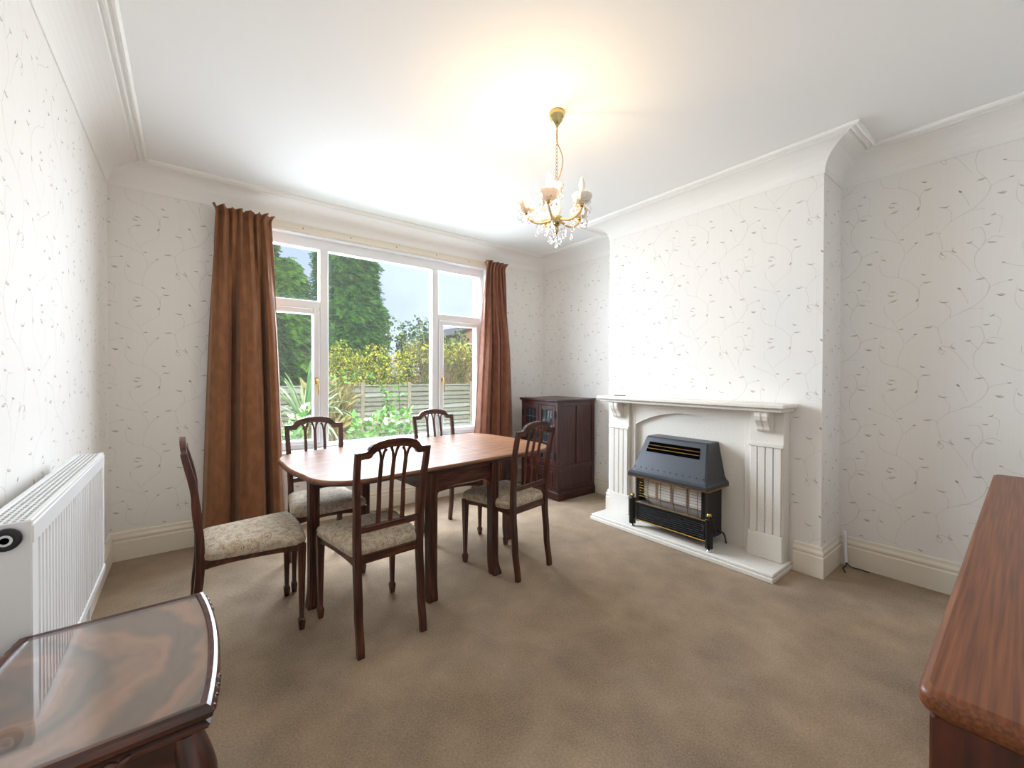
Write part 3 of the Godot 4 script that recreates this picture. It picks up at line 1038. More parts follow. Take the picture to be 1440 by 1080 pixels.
func curtain(label: String, m: Material, xt: Vector2, xb: Vector2, ytop: float, ybot: float, low: Array, pleats: float) -> void:
	var t := thing("curtain", label, "curtain", Vector3((xb.x + xb.y) * 0.5, ybot, 0.09), 0.0, "curtains at the garden window")
	var org := Vector3((xb.x + xb.y) * 0.5, ybot, 0.09)
	var nu := 150
	var nv := 70
	var grid := []
	for j in nv + 1:
		var row := PackedVector3Array()
		var v := float(j) / nv
		v = v * v * 0.45 + v * 0.55
		var y := lerpf(ytop, ybot, v)
		var w := smoothstep(0.02, 0.42, v)
		var head := clampf(1.0 - (ytop - y) / 0.055, 0.0, 1.0)
		for i in nu + 1:
			var u := float(i) / nu
			var k := pow(v, 0.75)
			var flare := head * head * 0.03
			var x := lerpf(lerpf(xt.x - flare, xb.x, k), lerpf(xt.y + flare, xb.y, k), u)
			var p := TAU * pleats * u
			var z_up := 0.022 * sin(p + 0.6 * sin(p * 0.37)) * (1.0 + 0.25 * sin(u * 11.0)) * (1.0 + head * 1.3) + head * 0.02
			x += 0.010 * sin(2.0 * p + 1.0) * (1.0 - w)
			var z_lo := prof_at(low, u) * 1.35 + 0.02 + 0.006 * sin(u * 31.0 + v * 5.0)
			var z := lerpf(z_up, z_lo, w)
			var yy := y + head * 0.010 * sin(p * 1.0 + 2.0)
			row.append(Vector3(x, yy, 0.09 + z) - org)
		grid.append(row)
	var st := S()
	sheet(st, grid, 0.005)
	part(t, "drape", st, m)
	# gathering tape behind the heading
	st = S()
	span(st, Vector3(xt.x + 0.01, ytop - 0.085, 0.045) - org, Vector3(xt.y - 0.01, ytop - 0.06, 0.05) - org, 0.001)
	part(t, "heading_tape", st, M.gloss_cream)

# a cloth with a front and a back
func sheet(st: SurfaceTool, grid: Array, thick: float) -> void:
	var tris := []
	var nv := grid.size() - 1
	var nu: int = grid[0].size() - 1
	var back := []
	for j in nv + 1:
		var row := PackedVector3Array()
		for i in nu + 1:
			var du: Vector3 = grid[j][mini(i + 1, nu)] - grid[j][maxi(i - 1, 0)]
			var dv: Vector3 = grid[mini(j + 1, nv)][i] - grid[maxi(j - 1, 0)][i]
			var n := du.cross(dv).normalized()
			row.append(grid[j][i] + n * thick)
		back.append(row)
	for j in nv:
		for i in nu:
			tris.append([grid[j][i], grid[j][i + 1], grid[j + 1][i + 1], 1])
			tris.append([grid[j][i], grid[j + 1][i + 1], grid[j + 1][i], 1])
			tris.append([back[j][i], back[j + 1][i + 1], back[j][i + 1], 2])
			tris.append([back[j][i], back[j + 1][i], back[j + 1][i + 1], 2])
	for i in nu:
		for j in [0, nv]:
			var a: Vector3 = grid[j][i]
			var b: Vector3 = grid[j][i + 1]
			var c: Vector3 = back[j][i + 1]
			var d: Vector3 = back[j][i]
			if j == 0:
				tris.append_array([[a, c, b, -1], [a, d, c, -1]])
			else:
				tris.append_array([[a, b, c, -1], [a, c, d, -1]])
	for j in nv:
		for i in [0, nu]:
			var a: Vector3 = grid[j][i]
			var b: Vector3 = grid[j + 1][i]
			var c: Vector3 = back[j + 1][i]
			var d: Vector3 = back[j][i]
			if i == 0:
				tris.append_array([[a, b, c, -1], [a, c, d, -1]])
			else:
				tris.append_array([[a, c, b, -1], [a, d, c, -1]])
	emit(st, tris)

func curtains() -> void:
	curtain("brown velvet curtain hanging beside the radiator wall", M.curtain, Vector2(0.605, 0.955), Vector2(0.505, 1.070), 2.575, 0.012,
		[[0.0, -0.03], [0.05, 0.03], [0.14, 0.05], [0.24, 0.045], [0.29, 0.02], [0.33, -0.045], [0.37, -0.03], [0.43, 0.05], [0.52, 0.075], [0.62, 0.08], [0.70, 0.06], [0.745, 0.02], [0.77, -0.045], [0.80, -0.01], [0.84, 0.05], [0.90, 0.06], [0.96, 0.04], [1.0, -0.01]], 7.0)
	curtain("brown velvet curtain hanging beside the dark glazed cabinet", M.curtain_red, Vector2(3.085, 3.325), Vector2(2.905, 3.450), 2.575, 0.012,
		[[0.0, -0.03], [0.06, 0.03], [0.16, 0.06], [0.26, 0.055], [0.32, 0.0], [0.36, -0.045], [0.40, 0.02], [0.46, 0.07], [0.53, 0.06], [0.565, -0.03], [0.60, -0.045], [0.66, 0.03], [0.76, 0.06], [0.88, 0.06], [0.95, 0.035], [1.0, -0.02]], 6.0)

# ------------------------------------------------------------------ radiator
func radiator() -> void:
	var z0 := 1.49
	var z1 := 2.53
	var y0 := 0.46
	var y1 := 0.965
	var xb := 0.062
	var xf := 0.150
	var org := Vector3(xb, y0, (z0 + z1) * 0.5)
	var t := thing("radiator", "white ribbed panel radiator hung on the wallpapered wall", "radiator", org)
	# pressed front panel: a ribbed sheet between plain margins
	var prof := PackedVector2Array()
	var n := 31
	var pitch := (z1 - z0 - 0.05) / n
	prof.append(Vector2(z0, xf - 0.002))
	for i in n:
		var a := z0 + 0.025 + i * pitch
		prof.append(Vector2(a + pitch * 0.10, xf - 0.009))
		prof.append(Vector2(a + pitch * 0.30, xf - 0.009))
		prof.append(Vector2(a + pitch * 0.45, xf - 0.001))
		prof.append(Vector2(a + pitch * 0.92, xf - 0.001))
	prof.append(Vector2(z1, xf - 0.002))
	var r0 := PackedVector3Array()
	var r1 := PackedVector3Array()
	for p in prof:
		r0.append(Vector3(p.y, y0 + 0.03, p.x) - org)
		r1.append(Vector3(p.y, y1 - 0.055, p.x) - org)
	for z in [z1, z0]:
		r0.append(Vector3(xf - 0.018, y0 + 0.03, z) - org)
		r1.append(Vector3(xf - 0.018, y1 - 0.055, z) - org)
	var st := S()
	loft(st, [r0, r1], 2)
	part(t, "ribbed_panel", st, M.rad)
	st = S()
	span(st, Vector3(xf - 0.018, y1 - 0.058, z0) - org, Vector3(xf, y1 - 0.008, z1) - org, 0.004)
	part(t, "top_margin", st, M.rad)
	st = S()
	span(st, Vector3(xf - 0.018, y0, z0) - org, Vector3(xf + 0.002, y0 + 0.032, z1) - org, 0.005)
	part(t, "bottom_margin", st, M.rad)
	st = S()
	span(st, Vector3(xb, y0, z0 + 0.004) - org, Vector3(xb + 0.014, y1 - 0.02, z1 - 0.004) - org, 0.003)
	part(t, "rear_panel", st, M.rad)
	for z in [[z0 - 0.002, z0 + 0.004], [z1 - 0.004, z1 + 0.002]]:
		st = S()
		span(st, Vector3(xb, y0 + 0.004, z[0]) - org, Vector3(xf - 0.003, y1 - 0.002, z[1]) - org, 0.002)
		part(t, "side_cover", st, M.rad)
	# top grille: a rim, long bars and cross bars
	st = S()
	for x in [xb + 0.004, xf - 0.012]:
		span(st, Vector3(x - 0.004, y1 - 0.014, z0) - org, Vector3(x + 0.010, y1, z1) - org, 0.002)
	for k in range(1, 5):
		var x := lerpf(xb + 0.012, xf - 0.014, k / 5.0)
		span(st, Vector3(x - 0.002, y1 - 0.006, z0) - org, Vector3(x + 0.002, y1 - 0.002, z1) - org, 0)
	for k in 53:
		var z := lerpf(z0 + 0.006, z1 - 0.006, k / 52.0)
		span(st, Vector3(xb + 0.006, y1 - 0.008, z - 0.003) - org, Vector3(xf - 0.008, y1 - 0.003, z + 0.003) - org, 0)
	part(t, "top_grille", st, M.rad)
	# black plug on the near end
	st = S()
	lathe(st, [[0.0, 0.0], [0.022, 0.0], [0.025, 0.003], [0.025, 0.010], [0.022, 0.014], [0.012, 0.014], [0.011, 0.011], [0.0, 0.011]], Vector3(xb + 0.048, y1 - 0.036, z1 + 0.002) - org, 24, Vector3(0, 0, 1))
	var plug := part(t, "end_plug", st, M.black, "black round end plug")
	st = S()
	lathe(st, [[0.0075, 0.0], [0.0125, 0.0], [0.0125, 0.004], [0.0075, 0.004], [0.0075, 0.0]], Vector3(xb + 0.048, y1 - 0.036, z1 + 0.013) - org, 20, Vector3(0, 0, 1), 2)
	part(plug, "plug_ring", st, M.steel)
	st = S()
	for z in [z0 + 0.15, z1 - 0.15]:
		span(st, Vector3(0.003, y0 + 0.05, z - 0.02) - org, Vector3(xb + 0.002, y1 - 0.05, z + 0.02) - org, 0.002)
	part(t, "wall_bracket", st, M.rad)
	# feed pipe to the floor at the far end
	st = S()
	tube(st, curve(PackedVector3Array([Vector3(xb + 0.04, y0 + 0.01, z0 + 0.03) - org, Vector3(xb + 0.04, y0 - 0.2, z0 + 0.03) - org, Vector3(xb + 0.04, 0.0, z0 + 0.03) - org]), 6), 0.008, 10)
	part(t, "feed_pipe", st, M.rad)

# ------------------------------------------------------------------ fire surround, hearth
const FZ := 2.185

func fireplace() -> void:
	var org := Vector3(WB, 0, FZ)
	var h := thing("hearth", "low cream stone hearth slab in front of the fire surround", "hearth", org)
	var st := S()
	span(st, Vector3(-0.345, 0, -0.745), Vector3(0, 0.030, 0.745), 0.004)
	part(h, "base_slab", st, M.stone)
	st = S()
	span(st, Vector3(-0.335, 0.030, -0.740), Vector3(0, 0.052, 0.740), 0.006)
	part(h, "top_slab", st, M.stone)

	var t := thing("fire_surround", "cream carved fire surround with fluted pilasters and mantel shelf", "mantelpiece", org + Vector3(0, 0.052, 0))
	var y := -0.052
	# back panel set behind the arch
	st = S()
	span(st, Vector3(-0.035, 0, -0.48), Vector3(0, 0.99, 0.48), 0.001)
	part(t, "back_panel", st, M.stone)
	# arched frieze
	var arch := PackedVector2Array([Vector2(-0.505, 1.06 + y), Vector2(-0.505, 0.868 + y)])
	for k in 21:
		var u := k / 20.0
		arch.append(Vector2(lerpf(-0.46, 0.46, u), 0.868 + y + 0.125 * (1.0 - pow(absf(2 * u - 1), 2.1))))
	arch.append_array([Vector2(0.505, 0.868 + y), Vector2(0.505, 1.06 + y)])
	st = S()
	prism(st, arch, Transform3D(Basis(Vector3(0, 0, 1), Vector3.UP, Vector3(-1, 0, 0)), Vector3(-0.030, 0, 0)), 0.041)
	part(t, "arched_frieze", st, M.stone)
	for s in [-1.0, 1.0]:
		st = S()
		span(st, Vector3(-0.075, 0, s * 0.505), Vector3(0, 1.06 + y, s * 0.46), 0.003)
		part(t, "inner_jamb", st, M.stone)
		var z0: float = s * 0.505
		var z1: float = s * 0.718
		st = S()
		span(st, Vector3(-0.105, 0, z0), Vector3(0, 1.06 + y, z1), 0.003)
		var pil := part(t, "pilaster", st, M.stone)
		st = S()
		span(st, Vector3(-0.118, 0, s * 0.497), Vector3(-0.09, 0.175, s * 0.716), 0.004)
		part(pil, "plinth", st, M.stone)
		# four flat staves with grooves between
		for k in 4:
			var a: float = lerpf(0.514, 0.712, k / 4.0) * s
			var b: float = (lerpf(0.514, 0.712, (k + 1) / 4.0) - 0.007) * s
			st = S()
			span(st, Vector3(-0.116, 0.175, a), Vector3(-0.10, 0.815 + y, b), 0.0025)
			part(pil, "stave", st, M.stone)
		st = S()
		span(st, Vector3(-0.124, 0.815 + y, s * 0.500), Vector3(-0.10, 0.842 + y, s * 0.722), 0.004)
		part(pil, "capital", st, M.stone)
		# scrolled corbel under the shelf
		var cb := PackedVector2Array([Vector2(0, 1.06 + y), Vector2(0.085, 1.06 + y), Vector2(0.088, 1.03 + y), Vector2(0.078, 1.0 + y), Vector2(0.058, 0.975 + y), Vector2(0.045, 0.955 + y), Vector2(0.040, 0.935 + y), Vector2(0.028, 0.922 + y), Vector2(0.012, 0.918 + y), Vector2(0, 0.922 + y)])
		st = S()
		prism(st, cb, Transform3D(Basis(Vector3(-1, 0, 0), Vector3.UP, Vector3(0, 0, -1)), Vector3(-0.103, 0, s * 0.61 + 0.045)), 0.09)
		part(pil, "corbel", st, M.stone)
		for d in [-0.022, 0.022]:
			st = S()
			var c2 := PackedVector2Array()
			for p in cb:
				c2.append(Vector2(p.x * 1.05 + 0.001, p.y))
			prism(st, c2, Transform3D(Basis(Vector3(-1, 0, 0), Vector3.UP, Vector3(0, 0, -1)), Vector3(-0.103, 0, s * 0.61 + d + 0.016)), 0.032)
			part(pil, "corbel_rib", st, M.stone)
	st = S()
	span(st, Vector3(-0.215, 1.060 + y, -0.745), Vector3(0, 1.085 + y, 0.745), 0.006)
	part(t, "shelf_moulding", st, M.stone)
	st = S()
	span(st, Vector3(-0.243, 1.085 + y, -0.765), Vector3(0, 1.115 + y, 0.765), 0.007)
	part(t, "shelf", st, M.stone)

# ------------------------------------------------------------------ gas fire
func gas_fire() -> void:
	var t := thing("gas_fire", "black enamel gas fire with gold trim standing on the hearth", "gas fire", Vector3(3.605, 0.0545, 2.182))
	var ring := func(y: float, x: float, z: float) -> PackedVector3Array:
		var c := 0.012
		return PackedVector3Array([Vector3(0, y, -z), Vector3(x + c, y, -z), Vector3(x, y, -z + c), Vector3(x, y, z - c), Vector3(x + c, y, z), Vector3(0, y, z)])
	var st := S()
	loft(st, [ring.call(0.05, -0.21, 0.285), ring.call(0.44, -0.21, 0.285)], 2)
	part(t, "body", st, M.black)
	# hood: skirt flaring out, sloping front, flat top
	st = S()
	loft(st, [ring.call(0.432, -0.315, 0.338), ring.call(0.455, -0.315, 0.338), ring.call(0.470, -0.296, 0.322), ring.call(0.492, -0.281, 0.309), ring.call(0.735, -0.165, 0.262), ring.call(0.745, -0.155, 0.255)], 2)
	var hood := part(t, "hood", st, M.enamel)
	st = S()
	loft(st, [ring.call(0.424, -0.318, 0.341), ring.call(0.432, -0.318, 0.341)], 2)
	part(t, "hood_trim", st, M.gold, "gold trim under the hood")
	# the slope of the hood's front
	var a := Vector3(-0.281, 0.492, 0)
	var b := Vector3(-0.165, 0.735, 0)
	var up := (b - a).normalized()
	var nrm := Vector3(-up.y, up.x, 0)
	var fx := func(v: float) -> Vector3: return a.lerp(b, v)
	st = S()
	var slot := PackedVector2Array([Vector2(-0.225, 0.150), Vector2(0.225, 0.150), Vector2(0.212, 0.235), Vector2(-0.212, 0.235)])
	prism(st, slot, Transform3D(Basis(Vector3(0, 0, 1), up, nrm), a + nrm * -0.004), 0.0055)  # thin plate on the hood, not cut in; the outlet's inner shade is painted
	part(hood, "air_slot_shade", st, M.hole_shade, "near-black plate painting the shade inside the air outlet slot")
	for v in [0.178, 0.206]:
		st = S()
		bar(st, a + up * v + nrm * 0.004 + Vector3(0, 0, -0.219), a + up * v + nrm * 0.004 + Vector3(0, 0, 0.219), 0.006, 0.006, 0.001)
		part(hood, "louvre", st, M.gold, "thin gold louvre")
	for k in 12:
		st = S()
		lathe(st, [[0.0, 0.0], [0.005, 0.0], [0.004, 0.003], [0.0, 0.004]], a + up * 0.012 + nrm * 0.0 + Vector3(0, 0, lerpf(-0.285, 0.285, k / 11.0)), 8, nrm)
		part(hood, "rivet", st, M.black)
	# firebox: reflector, radiants, guard
	st = S()
	span(st, Vector3(-0.2125, 0.215, -0.262), Vector3(-0.206, 0.425, 0.262), 0.001)
	part(t, "firebox_back", st, M.steel)
	for s in [-1.0, 1.0]:
		st = S()
		span(st, Vector3(-0.262, 0.05, s * 0.262), Vector3(-0.205, 0.432, s * 0.29), 0.003)
		part(t, "side_cheek", st, M.black_gloss)
	st = S()
	prism(st, PackedVector2Array([Vector2(0.205, 0.255), Vector2(0.272, 0.215), Vector2(0.272, 0.209), Vector2(0.205, 0.209)]), Transform3D(Basis(Vector3(-1, 0, 0), Vector3.UP, Vector3(0, 0, -1)), Vector3(0, 0, 0.262)), 0.524)
	part(t, "reflector", st, M.steel)
	for k in 4:
		var z := lerpf(-0.185, 0.205, k / 3.0)
		st = S()
		span(st, Vector3(-0.222, 0.262, z - 0.052), Vector3(-0.2125, 0.415, z + 0.052), 0.002)
		for q in 11:
			var y := 0.270 + q * 0.0135
			bar(st, Vector3(-0.224, y, z - 0.05), Vector3(-0.224, y, z + 0.05), 0.008, 0.006, 0.001)
		part(t, "radiant", st, M.ceramic, "white ribbed ceramic radiant")
	for k in 8:
		var y := 0.262 + k * 0.022
		st = S()
		tube(st, PackedVector3Array([Vector3(-0.256, y, -0.262), Vector3(-0.262, y, -0.1), Vector3(-0.262, y, 0.1), Vector3(-0.256, y, 0.262)]), 0.0016, 6)
		part(t, "guard_wire", st, M.gold)
	for z in [-0.17, -0.06, 0.05, 0.16, 0.24]:
		st = S()
		tube(st, curve(PackedVector3Array([Vector3(-0.255, 0.425, z), Vector3(-0.268, 0.38, z), Vector3(-0.270, 0.28, z), Vector3(-0.258, 0.226, z)]), 8), 0.0022, 6)
		part(t, "guard_upright", st, M.iron)
	# lower ribbed front between two columns
	st = S()
	span(st, Vector3(-0.255, 0.068, -0.29), Vector3(-0.20, 0.205, 0.29), 0.002)
	part(t, "lower_front", st, M.black)
	for k in 8:
		st = S()
		bar(st, Vector3(-0.258, 0.080 + k * 0.0155, -0.285), Vector3(-0.258, 0.080 + k * 0.0155, 0.285), 0.012, 0.0095, 0.003)
		part(t, "front_rib", st, M.black_gloss)
	for y in [0.062, 0.207]:
		st = S()
		span(st, Vector3(-0.268, y - 0.004, -0.30), Vector3(-0.21, y + 0.004, 0.30), 0.002)
		part(t, "gold_strip", st, M.gold, "thin gold strip")
	for s in [-1.0, 1.0]:
		var c := Vector3(-0.262, 0, s * 0.322)
		var col := PackedVector3Array()
		var rings := []
		for y in [0.022, 0.225]:
			var r := PackedVector3Array()
			for k in 32:
				var ang := TAU * k / 32.0
				var rad := 0.027 if k % 4 < 2 else 0.0235
				r.append(c + Vector3(cos(ang) * rad, y, sin(ang) * rad))
			rings.append(r)
		st = S()
		loft(st, rings, 2)
		lathe(st, [[0.0, 0.0], [0.030, 0.0], [0.030, 0.012], [0.0, 0.012]], c + Vector3(0, 0.220, 0), 20)
		var leg := part(t, "column_leg", st, M.black_gloss)
		st = S()
		lathe(st, [[0.0, 0.0], [0.008, 0.0], [0.007, 0.006], [0.015, 0.012], [0.018, 0.022], [0.014, 0.033], [0.006, 0.038], [0.0, 0.039]], c + Vector3(0, 0.231, 0), 20)
		part(leg, "finial", st, M.gold, "gold ball finial")
		st = S()
		lathe(st, [[0.0, 0.0], [0.020, 0.0], [0.020, 0.005], [0.007, 0.008], [0.007, 0.024], [0.0, 0.024]], c, 16)
		part(leg, "levelling_foot", st, M.steel)
	st = S()
	lathe(st, [[0.0, 0.0], [0.020, 0.0], [0.018, 0.018], [0.0, 0.020]], Vector3(-0.13, 0.105, 0.285), 16, Vector3(0, 0, 1))
	tube(st, curve(PackedVector3Array([Vector3(-0.10, 0.10, 0.285), Vector3(-0.09, 0.10, 0.325), Vector3(-0.05, 0.07, 0.33), Vector3(-0.02, 0.0, 0.33)]), 8), 0.006, 8)
	part(t, "gas_tap", st, M.black)

# ------------------------------------------------------------------ glazed cabinet
func cabinet() -> void:
	# faces -x; local z along its width
	var t := thing("glazed_cabinet", "dark oxblood wooden cabinet with leaded glass doors in the alcove", "cabinet", Vector3(3.42, 0, 0.605))
	var wd := 0.29     # half width
	var dp := 0.565
	var st := S()
	span(st, Vector3(0.0, 0.0, -wd - 0.012), Vector3(dp + 0.005, 0.085, wd + 0.012), 0.006)
	span(st, Vector3(0.004, 0.085, -wd - 0.006), Vector3(dp, 0.1, wd + 0.006), 0.005)
	part(t, "plinth", st, M.oxblood_h)
	# carcass: back, floor, top, sides as frame and panels
	st = S()
	span(st, Vector3(dp - 0.02, 0.102, -wd + 0.004), Vector3(dp - 0.001, 1.012, wd - 0.004), 0.001)
	span(st, Vector3(0.03, 0.102, -wd + 0.004), Vector3(dp - 0.02, 0.13, wd - 0.004), 0.001)
	span(st, Vector3(0.03, 0.36, -wd + 0.02), Vector3(dp - 0.02, 0.38, wd - 0.02), 0.001)
	span(st, Vector3(0.05, 0.66, -wd + 0.02), Vector3(dp - 0.02, 0.675, wd - 0.02), 0.001)
	part(t, "carcass", st, M.oxblood_h)
	for s in [-1.0, 1.0]:
		var z: float = s * wd
		var zi: float = s * (wd - 0.022)
		st = S()
		span(st, Vector3(0.0, 0.10, zi), Vector3(0.055, 1.02, z), 0.002)
		span(st, Vector3(dp - 0.045, 0.10, zi), Vector3(dp, 1.02, z), 0.002)
		span(st, Vector3(0.275, 0.36, zi), Vector3(0.315, 0.975, z), 0.002)
		span(st, Vector3(0.055, 0.975, zi), Vector3(dp - 0.045, 1.02, z), 0.002)
		span(st, Vector3(0.055, 0.30, zi), Vector3(dp - 0.045, 0.36, z), 0.002)
		span(st, Vector3(0.055, 0.10, zi), Vector3(dp - 0.045, 0.135, z), 0.002)
		var side := part(t, "side_frame", st, M.oxblood_v)
		for q in [[0.055, 0.36, 0.275, 0.975], [0.315, 0.36, dp - 0.045, 0.975], [0.055, 0.135, dp - 0.045, 0.30]]:
			st = S()
			span(st, Vector3(q[0], q[1], s * (wd - 0.018)), Vector3(q[2], q[3], s * (wd - 0.008)), 0.001)
			part(side, "panel", st, M.oxblood_v)
	st = S()
	span(st, Vector3(0.0015, 0.985, -wd + 0.004), Vector3(0.03, 1.012, wd - 0.004), 0.002)
	span(st, Vector3(0.0015, 0.335, -wd + 0.004), Vector3(0.03, 0.37, wd - 0.004), 0.002)
	part(t, "front_rails", st, M.oxblood_h)
	st = S()
	span(st, Vector3(-0.008, 1.012, -wd - 0.008), Vector3(dp, 1.026, wd + 0.008), 0.004)
	span(st, Vector3(-0.022, 1.026, -wd - 0.022), Vector3(dp, 1.048, wd + 0.022), 0.006)
	part(t, "top", st, M.oxblood_h)
	# two leaded doors
	for s in [-1.0, 1.0]:
		var a: float = s * 0.002
		var b: float = s * (wd - 0.035)
		var lo := minf(a, b)
		var hi := maxf(a, b)
		st = S()
		span(st, Vector3(-0.006, 0.372, lo), Vector3(0.018, 0.983, lo + 0.042), 0.003)
		span(st, Vector3(-0.006, 0.372, hi - 0.042), Vector3(0.018, 0.983, hi), 0.003)
		span(st, Vector3(-0.006, 0.935, lo + 0.042), Vector3(0.018, 0.983, hi - 0.042), 0.003)
		span(st, Vector3(-0.006, 0.372, lo + 0.042), Vector3(0.018, 0.420, hi - 0.042), 0.003)
		var door := part(t, "door", st, M.oxblood_v)
		st = S()
		span(st, Vector3(0.004, 0.420, lo + 0.042), Vector3(0.008, 0.935, hi - 0.042), 0)
		part(door, "pane", st, M.glass_dark)
		for k in range(1, 3):
			st = S()
			var z := lerpf(lo + 0.042, hi - 0.042, k / 3.0)
			bar(st, Vector3(0.002, 0.42, z), Vector3(0.002, 0.935, z), 0.006, 0.005, 0.001)
			part(door, "lead_strip", st, M.lead)
		for k in range(1, 6):
			st = S()
			var y := lerpf(0.42, 0.935, k / 6.0)
			bar(st, Vector3(0.002, y, lo + 0.042), Vector3(0.002, y, hi - 0.042), 0.005, 0.006, 0.001)
			part(door, "lead_strip", st, M.lead)
		for y in [0.46, 0.89]:
			st = S()
			span(st, Vector3(-0.011, y - 0.035, s * (wd - 0.05)), Vector3(-0.006, y + 0.035, s * (wd - 0.02)), 0.001)
			tube(st, PackedVector3Array([Vector3(-0.011, y - 0.04, s * (wd - 0.035)), Vector3(-0.011, y + 0.04, s * (wd - 0.035))]), 0.005, 8)
			part(door, "hinge", st, M.iron, "black iron hinge")
		st = S()
		lathe(st, [[0.0, 0.0], [0.006, 0.0], [0.005, 0.01], [0.011, 0.016], [0.009, 0.023], [0.0, 0.025]], Vector3(-0.006, 0.66, s * 0.022), 14, Vector3(-1, 0, 0))
		part(door, "knob", st, M.iron)
		# lower fielded door
		st = S()
		span(st, Vector3(-0.004, 0.108, lo), Vector3(0.018, 0.332, hi), 0.003)
		var flap := part(t, "lower_door", st, M.oxblood_h)
		st = S()
		span(st, Vector3(-0.012, 0.145, lo + 0.035), Vector3(-0.003, 0.295, hi - 0.035), 0.006)
		part(flap, "panel", st, M.oxblood_v)
		st = S()
		lathe(st, [[0.0, 0.0], [0.006, 0.0], [0.005, 0.01], [0.012, 0.016], [0.010, 0.024], [0.0, 0.026]], Vector3(-0.010, 0.225, s * 0.03), 14, Vector3(-1, 0, 0))
		part(flap, "knob", st, M.iron)
	for s in [-1.0, 1.0]:
		st = S()
		span(st, Vector3(-0.004, 0.1005, s * (wd - 0.034)), Vector3(0.03, 1.011, s * (wd + 0.001)), 0.002)
		part(t, "front_stile", st, M.oxblood_v)

# ------------------------------------------------------------------ dining table
func table_ring(y: float, inset: float) -> PackedVector3Array:
	var out := PackedVector3Array()
	var hl := 0.868 - inset
	var hw := 0.520 - inset
	for q in 4:
		# corners in order: (+,+) (-,+) (-,-) (+,-)
		var sx: float = [1, -1, -1, 1][q]
		var sz: float = [1, 1, -1, -1][q]
		var pts := []
		for k in 15:
			var a := k / 14.0 * PI / 2
			var cx := hl - 0.30
			var cz := hw - 0.285
			# squarish corner, then a shallow bow along the end
			var e := 2.0 / 2.5
			pts.append(Vector3(sx * (cx + 0.285 * pow(maxf(cos(a), 0), e)), y, sz * (cz + 0.285 * pow(maxf(sin(a), 0), e))))
		if q % 2 == 1:
			pts.reverse()
		for p in pts:
			out.append(p)
		# bow of the ends
		if q == 1:
			for k in range(1, 6):
				var z := lerpf(hw - 0.285, -(hw - 0.285), k / 6.0)
				out.append(Vector3(-(hl - 0.015 + 0.015 * cos(z / (hw - 0.285) * PI / 2)), y, z))
		if q == 3:
			for k in range(1, 6):
				var z := lerpf(-(hw - 0.285), hw - 0.285, k / 6.0)
				out.append(Vector3(hl - 0.015 + 0.015 * cos(z / (hw - 0.285) * PI / 2), y, z))
	return out

func reeded(c: Vector3, h: float) -> PackedVector3Array:
	# a square section with two grooves in every side
	var out := PackedVector3Array()
	var g := h * 0.13
	for q in 4:
		var f := Basis(Vector3.UP, -q * PI / 2)
		for p in [[-1.0, 0.0], [-0.42, 0.0], [-0.36, 1.0], [-0.30, 0.0], [0.30, 0.0], [0.36, 1.0], [0.42, 0.0]]:
			out.append(c + f * Vector3(h * p[0] * (1.0 if absf(p[0]) < 1 else 0.96), 0, h - g * p[1]))
		out.append(c + f * Vector3(h * 0.96, 0, h))
	return out

func table_leg(t: Node3D, x: float, z: float, h: float, top: float, foot: Vector2) -> void:
	var st := S()
	var rings := []
	for q in [[0.0, 1.0, 1.12], [0.012, 1.0, 1.16], [0.04, 0.55, 1.08], [0.075, 0.12, 1.0], [0.12, 0.0, 0.97], [top * 0.6, 0.0, 1.0], [top, 0.0, 1.04]]:
		rings.append(reeded(Vector3(x + foot.x * q[1], q[0], z + foot.y * q[1]), h * q[2]))
	loft(st, rings, 2)
	part(t, "leg", st, M.mah_v)

